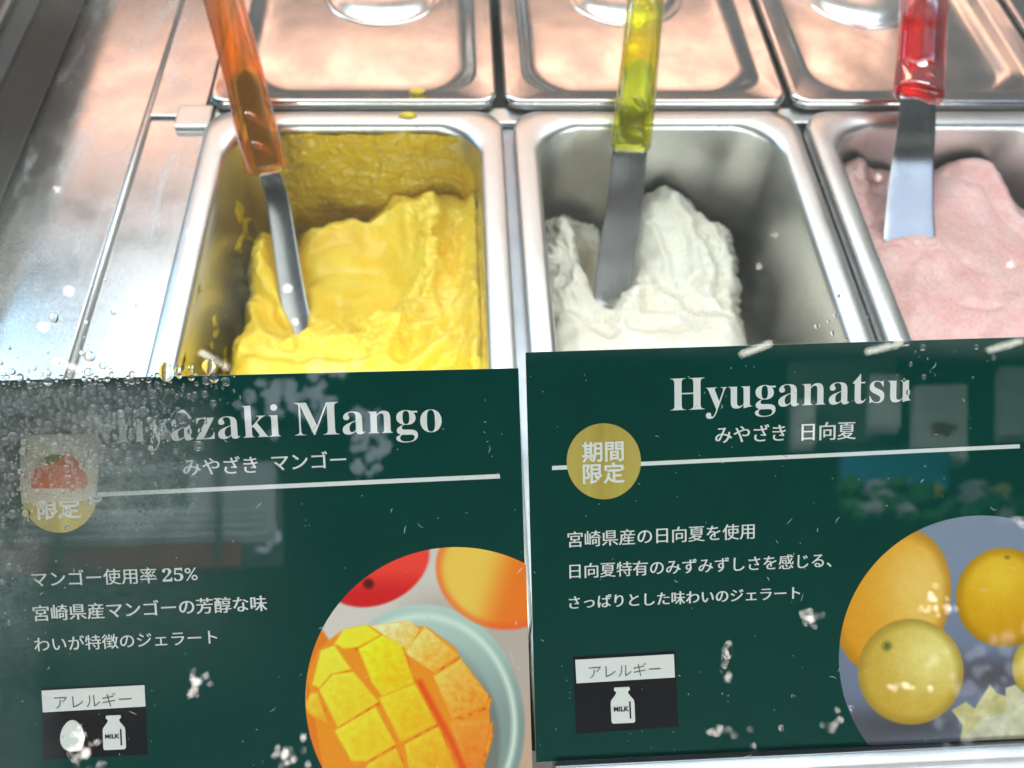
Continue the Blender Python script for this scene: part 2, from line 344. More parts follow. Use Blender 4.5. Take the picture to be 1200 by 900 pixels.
# --- mango
def mango():
    X, Y, u, v, nx, ny = field(-.1335, .0092, .085, .3705, ST, -.045)
    wu = u + 9 * fbm(X * 60, Y * 60, 4, 11); wv = v + 9 * fbm(X * 60, Y * 60, 4, 23)
    base = -.052 + .022 * ss(250, 430, v)
    base += .012 * G(u, v, 480, 235, 60, 40, 20) + .010 * G(u, v, 400, 265, 60, 22, -5)
    base += .013 * ss(0, 1, 1 - np.abs(u - 520) / 55) * ss(200, 300, v) * (1 - ss(330, 420, v))
    # smooth scooped bowl with a raised rim on its right
    d = np.hypot((wu - 405) / 95, (wv - 318) / 88)
    base -= .010 * np.clip(1 - d * d, 0, 1) ** .7
    r = np.hypot(u - 400, v - 320)
    rid = np.exp(-((r - 112) / 10) ** 2) * (u > 400)
    base += .004 * rid * ss(420, 470, u)
    st = np.where(r > 112, 0., .0035 * ss(60, 112, r)) * ss(400, 440, u); base += st
    # second terrace on the right
    e2 = linesd(wu, wv, [(505, 225), (512, 290), (488, 345), (470, 385), (430, 410)])
    side = ss(-14, 14, (u - (505 - .25 * (v - 280))))
    base += -.005 * side * ss(240, 300, v) + .003 * np.exp(-(e2 / 7) ** 2)
    # folds at the lower right
    fold = np.sin((u * .55 + v * .85) * .16 + 1.6 * fbm(X * 45, Y * 45, 2, 5))
    base += .0022 * fold * ss(360, 400, v) * ss(430, 500, u)
    base += .004 * np.exp(-(linesd(wu, wv, [(405, 372), (430, 395), (480, 402), (520, 398), (548, 375)]) / 8) ** 2)
    base -= .004 * np.exp(-(linesd(wu, wv, [(395, 345), (402, 380), (425, 408), (470, 412)]) / 6) ** 2)
    # lump left of the spatula, groove for the blade, fin right of it
    base += .016 * G(u, v, 308, 300, 26, 42, -6)
    base += .007 * np.clip(1 - (linesd(u, v, [(352, 330), (362, 375), (366, 402)]) / 13) ** 2, 0, 1)
    gd = linesd(u, v, [(318, 215), (334, 300), (346, 352), (356, 400)])
    base -= .026 * np.exp(-(gd / np.where(v > 320, 11, 15)) ** 2) * (1 - ss(395, 412, v))
    base -= .012 * np.clip(1 - np.abs((wu - 322) + (wv - 380) * -.35) / 18, 0, 1) * ss(330, 350, v) * (1 - ss(390, 415, v))
    base += .005 * np.exp(-(linesd(wu, wv, [(345, 265), (372, 262), (400, 252), (428, 262)]) / 9) ** 2)
    # back pocket
    base -= .030 * np.clip(G(wu, wv, 375, 215, 70, 24, 6) * 1.3, 0, 1)
    base -= .026 * G(wu, wv, 500, 195, 26, 24, 40)
    base += .012 * ss(545, 556, wu) * ss(180, 240, v)
    # outline
    out = [(345, 262), (352, 242), (395, 236), (432, 222), (448, 200), (470, 192), (492, 205), (520, 205), (562, 200), (590, 236), (596, 1500), (200, 1500),
           (268, 440), (272, 405), (284, 385), (284, 340), (284, 300), (290, 268), (308, 256), (330, 262)]
    sd = polysd(wu, wv, out)
    edge = ss(16, -9, sd)
    base -= .011 * np.exp(-np.clip(-sd, 0, 200) / 13) * (1 - ss(500, 530, u) * ss(240, 300, v))
    base += .010 * ss(520, 556, u) * ss(230, 300, v) - .004 * np.exp(-((wu - 538) / 8) ** 2) * ss(230, 300, v)
    base -= .012 * ss(.4, 1, ss(250, 205, wv) * ss(480, 520, wu))
    sd2 = linesd(u, v, [(262, 470), (270, 400), (285, 330), (292, 268)])
    base -= .010 * np.exp(-(sd2 / 9) ** 2)
    flo = -.090 + .025 * ss(430, 470, u)
    Z = flo + (base - flo) * edge
    rough = .0006 + .0030 * np.exp(-(e2 / 16) ** 2) + .0028 * ss(-26, -2, sd) + .0022 * G(u, v, 410, 400, 90, 18) + .002 * G(u, v, 300, 290, 30, 30)
    rough += .0030 * G(u, v, 385, 258, 50, 12) + .0016 * ss(380, 430, v) * ss(.1, .5, fbm(X * 40, Y * 40, 3, 77))
    rough += .0014 * ss(.15, .6, fbm(X * 55, Y * 55, 3, 177)) + .0022 * np.exp(-((r - 112) / 16) ** 2) * (u > 430) + .0008 * side
    rough *= (1 - .80 * np.clip(1 - d * d, 0, 1))
    base += .0012 * fbm(X * 60 + Y * 30, Y * 35 - X * 20, 3, 191, ridge=True) * (1 - .7 * np.clip(1 - d * d, 0, 1))
    for P_, w_, h_ in (([(352, 300), (392, 284), (440, 292), (466, 335), (440, 380)], 17, .0030), ([(392, 340), (400, 380), (428, 404)], 12, .0030), ([(470, 432), (515, 404), (552, 376)], 9, .0034),
                       ([(500, 445), (552, 408)], 8, .0030), ([(428, 246), (462, 226), (492, 244), (494, 290)], 14, .0030), ([(525, 240), (532, 300), (520, 350), (528, 392)], 11, .0030),
                       ([(290, 330), (312, 372), (345, 418)], 12, .0030), ([(300, 425), (360, 432), (430, 428)], 12, .0026), ([(296, 280), (302, 320)], 10, .0026), ([(455, 395), (500, 385)], 9, .0026)):
        q_ = linesd(wu, wv, P_); base += h_ * (-np.exp(-(q_ / w_) ** 4) + .75 * np.exp(-((q_ - w_ * 1.15) / (w_ * .28)) ** 2))
    flo = -.090 + .025 * ss(430, 470, u)
    Z = flo + (base - flo) * edge
    bowl = np.clip(1 - (np.hypot((u - 415) / 78, (v - 325) / 66)) ** 2, 0, 1)
    Z = soften(Z, 14); Z = Z * (1 - ss(0, .5, bowl)) + soften(Z, 60) * ss(0, .5, bowl) - .007 * bowl ** .8
    lat = crumble(X, Y, Z, rough * .85 * (1 - bowl ** .5), 31, 130)
    # faint scraper streaks in the bowl
    Z = Z + .00035 * fbm((u * .5 + v) * .20, (u - v * .5) * .02, 3, 8) * ss(1.1, .6, d)
    t = fieldmesh('mango_ice_cream', X, Y, Z, nx, ny, M['mango'], None, lat)
    tag(t, 'yellow mango ice cream scooped hollow in the left pan', 'ice cream')
    # film on the back wall
    nx2, nz2 = 420, 200
    A, B = np.meshgrid(np.linspace(-.131, .0085, nx2), np.linspace(-.090, -.0045, nz2), indexing='ij')
    yw = .3757 - (-B - .005) * .05 - .0000
    n = fbm(A * 70, B * 55, 5, 3) ; n2 = fbm(A * 30, B * 120, 4, 17)
    cu, cv = proj(np.stack([A, yw, B], -1))
    cu = cu + 26 * fbm(A * 40, B * 60, 4, 203); k = ss(300, 345, cu) - .9 * ss(545, 575, cu) * (1 - ss(165, 185, cv))
    th = .0014 + .0036 * n + .0022 * n2 + .0009 * fbm(A * 120, B * 150, 4, 57, ridge=True) + .0016 * fbm(A * 24 + B * 20, B * 30, 3, 58) + .0045 * ss(175, 215, cv) * ss(400, 450, cu) - .004 * (1 - k)
    cor = np.maximum(A - (-.0105), 0) + np.maximum(-.1165 - A, 0); yw2 = yw - cor ** 2 * 45
    th = np.maximum(th, -.0012)
    V = np.stack([A, yw2 - th, B], -1).reshape(-1, 3)
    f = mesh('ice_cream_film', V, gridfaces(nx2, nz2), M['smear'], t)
    # film and dabs on the right wall
    A, B = np.meshgrid(np.linspace(.20, .366, 300), np.linspace(-.08, -.006, 140), indexing='ij')
    n = fbm(A * 60, B * 40, 4, 41)
    th = -.0008 + .0042 * n - .003 * (1 - ss(.26, .36, A)) - .002 * (1 - ss(-.006, -.02, B))
    xw = .0093 - (-B - .005) * .05
    V = np.stack([xw - np.maximum(th, -.001), A, B], -1).reshape(-1, 3)
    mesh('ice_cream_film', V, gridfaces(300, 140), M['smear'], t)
    # thin streaks left on the bare left wall
    A, B = np.meshgrid(np.linspace(.185, .36, 340), np.linspace(-.10, -.006, 200), indexing='ij')
    s = np.abs(fbm(A * 34 + B * 18, B * 26, 3, 51)); th = .0011 - .010 * s + .0006 * fbm(A * 300, B * 300, 2, 4) - .0022 * ss(.15, .5, fbm(A * 16, B * 16, 2, 9) + .35)
    xw = -.1377 + (-B - .005) * .05
    V = np.stack([xw + np.maximum(th, -.0008), A, B], -1).reshape(-1, 3)
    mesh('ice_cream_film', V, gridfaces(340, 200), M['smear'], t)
    return t
mango()

# --- white
def white():
    X, Y, u, v, nx, ny = field(.0455, .1830, .085, .3680, ST, -.050)
    wu = u + 10 * fbm(X * 70, Y * 70, 4, 61); wv = v + 10 * fbm(X * 70, Y * 70, 4, 73)
    base = -.058 + .016 * ss(260, 420, v)
    base += .016 * G(u, v, 775, 240, 50, 40, 25) + .004 * G(u, v, 830, 300, 40, 50)
    base += .012 * G(u, v, 660, 262, 26, 26) + .007 * G(u, v, 668, 330, 28, 40)
    base += .008 * np.exp(-(linesd(wu, wv, [(735, 350), (760, 345), (790, 352)]) / 10) ** 2)
    # the slot the blade has cut
    sl = linesd(u, v, [(690, 262), (698, 310), (716, 360)])
    base -= .045 * np.exp(-(sl / np.interp(v, [255, 360], [15, 7])) ** 2) * (1 - ss(350, 372, v))
    sl2 = linesd(u, v, [(722, 250), (724, 300), (722, 340)])
    base -= .030 * np.exp(-(sl2 / 20) ** 2) * (1 - ss(335, 362, v))
    base -= .006 * ss(-8, 8, linesd(wu, wv, [(745, 262), (770, 280), (782, 300)]) - 8) * G(u, v, 740, 305, 40, 30)
    base += .010 * G(u, v, 748, 330, 20, 26)
    base -= .0060 * ss(325, 337, wv + .05 * (u - 780)) * ss(735, 755, u) * (1 - ss(338, 420, v)); base += .0018 * fbm(X * 80, Y * 50, 3, 33, ridge=True)
    base -= .014 * ss(852, 895, u)
    for P_, w_, h_ in (([(760, 240), (790, 268), (800, 320)], 15, .0034), ([(822, 262), (846, 300), (850, 350)], 10, .0034), ([(650, 270), (668, 300), (660, 340)], 9, .0032), ([(655, 360), (690, 380), (712, 398)], 11, .0026),
                       ([(760, 360), (800, 352), (846, 366)], 12, .0028), ([(740, 385), (790, 388)], 9, .0018)):
        q_ = linesd(wu, wv, P_); base += h_ * (-np.exp(-(q_ / w_) ** 4) + .7 * np.exp(-((q_ - w_ * 1.15) / (w_ * .3)) ** 2))
    out = [(636, 256), (646, 238), (680, 232), (700, 230), (716, 240), (742, 230), (754, 212), (770, 206), (794, 210), (820, 228), (836, 240), (862, 246),
           (878, 276), (882, 330), (894, 400), (1080, 1500), (590, 1500), (636, 400), (634, 330)]
    sd = polysd(wu, wv, out)
    base -= .012 * np.exp(-np.clip(-sd, 0, 200) / 15)
    base += .0040 * fbm(X * 30, Y * 26, 2, 401) + .0010 * (1 - ss(340, 400, v)) * fbm(X * 90, Y * 60, 3, 402, ridge=True)
    Z = -.115 + (base + .115) * ss(11, -5, sd)
    rough = .0007 + .0030 * ss(-22, -2, sd) + .0036 * G(u, v, 655, 290, 40, 60) + .0030 * G(u, v, 740, 360, 50, 28) + .0026 * G(u, v, 790, 332, 50, 8) + .002 * G(u, v, 840, 285, 26, 40)
    rough *= 1 - .7 * ss(370, 400, v)
    Z = soften(Z, 16)
    lat = crumble(X, Y, Z, rough * .95, 83, 110)
    Z = Z + .0003 * fbm(X * 220, Y * 40, 3, 5)
    t = fieldmesh('white_ice_cream', X, Y, Z, nx, ny, M['white'], None, lat)
    return tag(t, 'creamy white ice cream with a slot cut by the blade, in the middle pan', 'ice cream')
white()

# --- pink
def pink():
    X, Y, u, v, nx, ny = field(.2265, .3735, .085, .3700, ST, -.030)
    wu = u + 7 * fbm(X * 50, Y * 50, 4, 91); wv = v + 7 * fbm(X * 50, Y * 50, 4, 93)
    base = -.030 + .012 * ss(230, 400, v)
    base += .010 * G(u, v, 1150, 215, 50, 35, 30) + .010 * G(u, v, 1005, 205, 26, 24) - .014 * G(wu, wv, 1022, 208, 14, 11, 30)
    base -= .012 * ss(1130, 1230, u) * (1 - ss(200, 290, v)) 
    base += .0035 * np.exp(-(linesd(wu, wv, [(1105, 200), (1150, 212), (1182, 245), (1215, 285)]) / 7) ** 2)
    base -= .0030 * np.exp(-(linesd(wu, wv, [(1110, 210), (1148, 224), (1176, 255), (1205, 292)]) / 5) ** 2)
    base -= .010 * np.exp(-(linesd(u, v, [(1078, 180), (1070, 230)]) / 24) ** 2) * (1 - ss(220, 265, v)); base += .006 * G(u, v, 1070, 295, 60, 26)
    base += .0020 * np.exp(-(linesd(wu, wv, [(1010, 240), (1022, 262), (1040, 268)]) / 6) ** 2)
    base -= .0025 * np.exp(-(linesd(wu, wv, [(1020, 270), (1045, 280)]) / 5) ** 2)
    base += .0018 * np.sin((u + v * .4) * .11 + 3 * fbm(X * 25, Y * 25, 2, 4)) * ss(290, 330, v)
    base -= .003 * np.exp(-(linesd(u, v, [(1120, 374), (1160, 371)]) / 3) ** 2)
    out = [(970, 190), (985, 172), (1010, 168), (1045, 182), (1060, 176), (1100, 170), (1135, 172), (1165, 182), (1182, 205), (1200, 222), (1240, 240), (1660, 1500), (1200, 1500), (960, 250)]
    sd = polysd(wu, wv, out)
    base -= .008 * np.exp(-np.clip(-sd, 0, 200) / 11) * (1 - ss(250, 300, v))
    base += .0030 * fbm(X * 60, Y * 55, 3, 411, ridge=True) * (G(u, v, 1005, 215, 36, 36) + .7 * G(u, v, 1150, 200, 60, 26))
    Z = -.085 + (base + .085) * ss(9, -6, sd)
    rough = .0004 + .0018 * ss(-20, -2, sd) + .0022 * G(u, v, 1010, 215, 34, 26) + .0016 * G(u, v, 1080, 300, 70, 26) + .001 * G(u, v, 1010, 250, 30, 40)
    Z = soften(Z, 10)
    lat = crumble(X, Y, Z, rough * .8, 103, 110)
    Z = Z + .0004 * fbm((X + Y * .4) * 130, Y * 22, 3, 5)
    t = fieldmesh('pink_ice_cream', X, Y, Z, nx, ny, M['pink'], None, lat)
    return tag(t, 'smooth pink ice cream filling the right hand pan', 'ice cream')
pink()

# ------------------------------------------------------------------ spatulas
def plastic(name, col, dens=1.):
    m, nt, p = newmat(name)
    p.inputs['Base Color'].default_value = (*col, 1); p.inputs['Roughness'].default_value = .08
    p.inputs['Transmission Weight'].default_value = .82; p.inputs['IOR'].default_value = 1.42
    tr = node(nt, 'ShaderNodeBsdfTransparent'); tr.inputs[0].default_value = (*col, 1)
    mx = node(nt, 'ShaderNodeMixShader'); mx.inputs[0].default_value = .42
    out = nt.nodes['Material Output']
    nt.links.new(p.outputs[0], mx.inputs[1]); nt.links.new(tr.outputs[0], mx.inputs[2]); nt.links.new(mx.outputs[0], out.inputs[0])
    return m
def catmull(P, n):
    P = np.array(P, float); P = np.vstack([2 * P[0] - P[1], P, 2 * P[-1] - P[-2]]); out = []
    for i in range(1, len(P) - 2):
        for k in range(n):
            t = k / n
            out.append(.5 * (2 * P[i] + (P[i + 1] - P[i - 1]) * t + (2 * P[i - 1] - 5 * P[i] + 4 * P[i + 1] - P[i + 2]) * t * t + (3 * P[i] - P[i - 1] - 3 * P[i + 1] + P[i + 2]) * t ** 3))
    out.append(P[-2]); return np.array(out)
def sweep(name, path, wid, thk, mat, parent, side=(1, 0, 0), segs=24, power=2.0, dish=0):
    """oval section swept along a path; wid/thk half sizes per path point"""
    V = []; Fc = []; n = len(path)
    for k, q in enumerate(path):
        t = path[min(k + 1, n - 1)] - path[max(k - 1, 0)]; t = t / np.linalg.norm(t)
        s = np.array(side, float); s = s - s.dot(t) * t; s /= np.linalg.norm(s); u = np.cross(s, t)
        for j in range(segs):
            a = 2 * math.pi * j / segs; c, sn = math.cos(a), math.sin(a)
            px = math.copysign(abs(c) ** (2 / power), c); py = math.copysign(abs(sn) ** (2 / power), sn)
            V.append(q + s * px * wid[k] + u * (py * thk[k] - dish * (1 - px * px)))
    for k in range(n - 1):
        for j in range(segs): Fc.append((k * segs + j, k * segs + (j + 1) % segs, (k + 1) * segs + (j + 1) % segs, (k + 1) * segs + j))
    Fc.append(tuple(range(segs))[::-1]); Fc.append(tuple((n - 1) * segs + j for j in range(segs)))
    return mesh(name, V, Fc, mat, parent)
def resample(P, n):
    d = np.r_[0, np.cumsum(np.linalg.norm(np.diff(P, axis=0), axis=1))]; q = np.linspace(0, d[-1], n)
    return np.stack([np.interp(q, d, P[:, i]) for i in range(3)], 1), q
def spatula(label, col, blade, handle, bw, hw, side, dish=.0008, bumps=(), tip=.008):
    """blade / handle: [(px, py, z)...] from the tip upward"""
    B = np.array([at(*p) for p in blade]); H = np.array([at(*p) for p in handle])
    t = empty('spatula', tuple(B[0])); tag(t, label, 'spatula', 'steel spatulas standing in the ice cream')
    pm = plastic('clear_plastic_handle', col)
    P, q = resample(catmull(B, 10), 50)
    wid = np.interp(q, [0, q[-1]], bw) * np.sqrt(np.clip(1 - ((np.clip(tip - q, 0, tip)) / tip) ** 2, .004, 1))
    sweep('blade', P, wid, np.full(len(P), .0006), M['blade'], t, side, segs=28, power=3, dish=dish)
    # tang running on inside the handle
    P, q = resample(catmull(H, 10), 130)
    k = int(len(P) * .36)
    sweep('tang', P[:k], np.full(k, hw[0] * .72) * np.sqrt(np.clip(1 - (np.clip(q[:k] - q[k - 1] + .008, 0, .008) / .008) ** 2, .03, 1)), np.full(k, .0009), M['blade'], t, side)
    w = np.interp(q, [0, q[-1] * .3, q[-1]], hw); e = .0050
    f = .5 + .5 * np.sqrt(np.clip(1 - (np.clip(e - q, 0, e) / e) ** 2, 0, 1))
    h = sweep('handle', P, w * f, w * .58 * f, pm, t, side, segs=40, power=2.25)
    for m_, (k0, off) in enumerate(bumps):
        c = P[k0] ; tt = P[k0 + 1] - P[k0]; tt /= np.linalg.norm(tt)
        s = np.array(side, float); s -= s.dot(tt) * tt; s /= np.linalg.norm(s); u = np.cross(s, tt)
        if u[2] < 0: u = -u
        ax = (s * .8 - tt * .6); ay = np.cross(u, ax)
        V = []; Fc = []
        for a in range(9):
            ph = math.pi * a / 8
            for b_ in range(16):
                th = 2 * math.pi * b_ / 16
                V.append(c + s * off + u * (w[k0] * .50) + ax * .0050 * math.sin(ph) * math.cos(th) + ay * .0022 * math.sin(ph) * math.sin(th) + u * .0022 * math.cos(ph))
        for a in range(8):
            for b_ in range(16): Fc.append((a * 16 + b_, a * 16 + (b_ + 1) % 16, (a + 1) * 16 + (b_ + 1) % 16, (a + 1) * 16 + b_))
        o = mesh('grip_bump', V, Fc, pm, t)
    return t
spatula('steel spatula with a clear orange handle, standing in the yellow ice cream', (1.0, .40, .03),
        [(354, 408, -.050), (340, 330, -.039), (326, 240, -.022), (314, 200, -.010), (307, 180, -.004)],
        [(313, 204, -.010), (304, 165, .002), (294, 125, .013), (283, 78, .026), (262, 0, .045), (245, -60, .058), (225, -120, .068)], (.0078, .0065), (.0128, .0118, .0112), (1, -.25, .05), bumps=((11, .001), (23, .001)))
spatula('steel spatula with a clear yellow green handle, standing in the white ice cream', (.80, .80, .01),
        [(714, 362, -.062), (722, 300, -.046), (733, 230, -.026), (738, 178, -.008), (741, 160, -.003)],
        [(738, 178, -.008), (743, 135, .008), (748, 90, .020), (753, 40, .034), (757, -10, .046), (760, -110, .066)], (.0115, .0108), (.0128, .0116, .0106), (1, .05, .0), bumps=((10, .002), (22, .001), (19, -.0085), (7, -.0085)))
spatula('steel spatula with a clear red handle, standing in the pink ice cream', (.85, .004, .012),
        [(1066, 292, -.0235), (1067, 240, -.0150), (1070, 190, -.0045), (1074, 150, .0085), (1076, 112, .0205)],
        [(1076, 116, .0195), (1078, 85, .022), (1080, 45, .032), (1083, 0, .044), (1086, -110, .066)], (.0160, .0110), (.0152, .0146, .0136), (1, .0, .0), dish=.0004, bumps=((10, .003), (22, .003), (17, -.008)), tip=.002)

# ------------------------------------------------------------------ front glass, cards, rail  (all lie along one sloping plane)
SL = math.radians(38)
EX = np.array([1., 0, 0]); ET = np.array([0, math.cos(SL), math.sin(SL)]); EN = np.array([0, -math.sin(SL), math.cos(SL)])
P0 = CAM + .235 * (RW @ np.array([0, 0, 1.]))
def pp(x, y, n=0.):
    """the point of the plane (raised by n) that lies along this direction"""
    r = pix(x, y); o = P0 + n * EN; return CAM + ((o - CAM) @ EN) / (r @ EN) * r
def st(P):
    d = P - P0; return d @ EX, d @ ET
def onp(s, t, n): return P0 + s * EX + t * ET + n * EN
def ppn(x, y, n=0.):
    """in-plane position taken at n = 0, then raised along the normal"""
    return pp(x, y, 0.) + n * EN
def slab(name, poly, n0, n1, mat, parent, side=None):
    top = [ppn(x, y, n1) for x, y in poly]; bot = [ppn(x, y, n0) for x, y in poly]; m = len(poly)
    V = top + bot; Fc = [tuple(range(m))] + [tuple(range(2 * m - 1, m - 1, -1))] + [(j, j + m, (j + 1) % m + m, (j + 1) % m) for j in range(m)]
    o = mesh(name, V, Fc, mat, parent, smooth=False)
    if side:
        o.data.materials.append(side)
        for p in o.data.polygons[1:]: p.material_index = 1
    bm = bmesh.new(); bm.from_mesh(o.data); bmesh.ops.recalc_face_normals(bm, faces=bm.faces); bm.to_mesh(o.data); bm.free()
    return o
M['green'] = None
m, nt, p = newmat('printed_green_card'); M['green'] = m
tc = node(nt, 'ShaderNodeTexCoord'); n = node(nt, 'ShaderNodeTexNoise'); n.inputs['Scale'].default_value = 35; n.inputs['Detail'].default_value = 6
nt.links.new(tc.outputs['Object'], n.inputs[0])
r = node(nt, 'ShaderNodeValToRGB'); r.color_ramp.elements[0].color = (.0002, .042, .032, 1); r.color_ramp.elements[1].color = (.0002, .056, .043, 1)
nt.links.new(n.outputs[0], r.inputs[0]); nt.links.new(r.outputs[0], p.inputs['Base Color']); p.inputs['Roughness'].default_value = .5; p.inputs['Specular IOR Level'].default_value = .08
M['paper'] = pmat('white_card_edge', (.80, .82, .78), .5)
M['ink'] = pmat('white_print', (.80, .79, .76), .5)
M['black'] = pmat('black_print', (.010, .009, .012), .5, Specular_IOR_Level=.1)
M['dkgrey'] = pmat('dark_grey_print', (.10, .11, .12), .5)
m, nt, p = newmat('gold_foil'); M['gold'] = m
tc = node(nt, 'ShaderNodeTexCoord'); mp = node(nt, 'ShaderNodeMapping'); mp.inputs['Scale'].default_value = (160, 4, 4)
n = node(nt, 'ShaderNodeTexNoise'); n.inputs['Scale'].default_value = 1; nt.links.new(tc.outputs['Object'], mp.inputs[0]); nt.links.new(mp.outputs[0], n.inputs[0])
r = node(nt, 'ShaderNodeValToRGB'); r.color_ramp.elements[0].position = .3; r.color_ramp.elements[1].position = .7
r.color_ramp.elements[0].color = (.50, .36, .045, 1); r.color_ramp.elements[1].color = (.72, .56, .14, 1)
nt.links.new(n.outputs[0], r.inputs[0]); nt.links.new(r.outputs[0], p.inputs['Base Color']); p.inputs['Metallic'].default_value = .35; p.inputs['Roughness'].default_value = .4
def vcmat(name, rough=.45):
    m, nt, p = newmat(name); a = node(nt, 'ShaderNodeVertexColor', layer_name='print'); nt.links.new(a.outputs[0], p.inputs['Base Color']); p.inputs['Specular IOR Level'].default_value = .08
    p.inputs['Roughness'].default_value = rough; return m
M['print'] = vcmat('printed_picture')

TEXTS = []
def serif(t):
    o = ''
    for c in t:
        if 'A' <= c <= 'Z': o += chr(0x1D400 + ord(c) - 65)
        elif 'a' <= c <= 'z': o += chr(0x1D41A + ord(c) - 97)
        elif '0' <= c <= '9': o += chr(0x1D7CE + ord(c) - 48)
        else: o += c
    return o
def text(s, a, b, parent, mat, n=.0001, off=0., dup=(), ys=1., name='lettering'):
    """s set with its left end at a and its right end at b on the base line (a, b: where they show on the card)"""
    c = bpy.data.curves.new('lettering', 'FONT'); c.body = s; c.offset = off; c.resolution_u = 4
    o = bpy.data.objects.new('lettering', c); COL.objects.link(o)
    TEXTS.append((o, a, b, parent, mat, n, dup, ys, name))
def flush_text():
    bpy.context.view_layer.update(); dg = bpy.context.evaluated_depsgraph_get()
    for o, a, b, parent, mat, n, dup, ys, name in TEXTS:
        me = o.evaluated_get(dg).to_mesh(); L = np.array([v.co[:] for v in me.vertices]); Fc = [tuple(p.vertices) for p in me.polygons]
        A = ppn(*a, n); B = ppn(*b, n); x0, x1 = L[:, 0].min(), L[:, 0].max(); k = np.linalg.norm(B - A) / (x1 - x0)
        ux = (B - A) / np.linalg.norm(B - A); uy = np.cross(EN, ux)
        V = []; FF = []
        for q, dx in enumerate(dup or (0,)):
            V.append(A + ux * ((L[:, 0:1] - x0 + dx) * k) + uy * (L[:, 1:2] * k * ys) + EN * (.00003 * q)); FF += [tuple(i + q * len(L) for i in f) for f in Fc]
        COL.objects.unlink(o); mesh(name, np.vstack(V), FF, mat, parent, smooth=False); bpy.data.objects.remove(o)
    TEXTS.clear()
def ell(cx, cy, rx, ry, n=64): return [(cx + rx * math.cos(2 * math.pi * k / n), cy + ry * math.sin(2 * math.pi * k / n)) for k in range(n)]
L0 = .0001
def milk(cx, cy, h, parent, a=-.045):
    w = h * .33
    P = [(-.62 * w, -.50 * h), (.62 * w, -.50 * h), (.66 * w, -.46 * h), (.66 * w, -.42 * h), (.5 * w, -.38 * h), (.52 * w, -.32 * h), (.95 * w, -.14 * h), (w, -.05 * h), (w, .45 * h), (.9 * w, .5 * h),
         (-.9 * w, .5 * h), (-w, .45 * h), (-w, -.05 * h), (-.95 * w, -.14 * h), (-.52 * w, -.32 * h), (-.5 * w, -.38 * h), (-.66 * w, -.42 * h), (-.66 * w, -.46 * h)]
    R = lambda x, y: (cx + x - a * y, cy + y + a * x)
    slab('milk_bottle_mark', [R(x, y) for x, y in P], L0, L0 * 2.6, M['ink'], parent)
    slab('bottle_line', [R(.55 * w, -.1 * h), R(.68 * w, -.1 * h), R(.68 * w, .38 * h), R(.55 * w, .38 * h)], L0 * 3, L0 * 3.6, M['black'], parent)
    text('MILK', R(-.78 * w, .16 * h), R(.5 * w, .16 * h), parent, M['black'], n=L0 * 4, off=.03)
def picture(name, cx, cy, R, clip, paint, parent, nr=150, na=640):
    V = []; C = []
    th = np.linspace(0, 2 * np.pi, na, endpoint=False); rr = np.full(na, float(R))
    for j, a in enumerate(th):
        for (nx_, ny_, dd) in clip:          # half planes nx*x + ny*y < dd
            q = nx_ * math.cos(a) + ny_ * math.sin(a)
            if q > 1e-6: rr[j] = min(rr[j], (dd - nx_ * cx - ny_ * cy) / q)
    k = np.linspace(0.003, 1, nr)[:, None] * rr[None]
    U = cx + k * np.cos(th); Vv = cy + k * np.sin(th)
    pts = np.array([ppn(a, b, L0) for a, b in zip(U.ravel(), Vv.ravel())])
    i = np.arange(nr - 1)[:, None] * na; j = np.arange(na)[None]; j2 = (j + 1) % na
    Fc = np.stack([(i + j).ravel(), (i + j2).ravel(), (i + na + j2).ravel(), (i + na + j).ravel()], 1)[:, ::-1]
    o = mesh(name, pts, Fc, M['print'], parent, smooth=False)
    c = paint(U, Vv); c = np.clip(c, 0, 1)
    lin = np.where(c <= .04045, c / 12.92, ((c + .055) / 1.055) ** 2.4)
    lin = np.concatenate([lin, np.ones(lin.shape[:-1] + (1,))], -1).reshape(-1, 4)
    at_ = o.data.color_attributes.new('print', 'FLOAT_COLOR', 'POINT'); at_.data.foreach_set('color', lin.astype(np.float32).ravel())
    return o
def over(c, sd, col, soft=1.2):
    m_ = ss(soft, -soft, sd)[..., None]; return c * (1 - m_) + np.asarray(col, float) / 255. * m_
def mixc(a, b, t): return np.asarray(a, float) * (1 - t[..., None]) + np.asarray(b, float) * t[..., None]
def elsd(u, v, cx, cy, rx, ry, rot=0):
    a = math.radians(rot); du = u - cx; dv = v - cy; p_ = du * math.cos(a) + dv * math.sin(a); q_ = -du * math.sin(a) + dv * math.cos(a)
    return (np.hypot(p_ / rx, q_ / ry) - 1) * min(rx, ry)
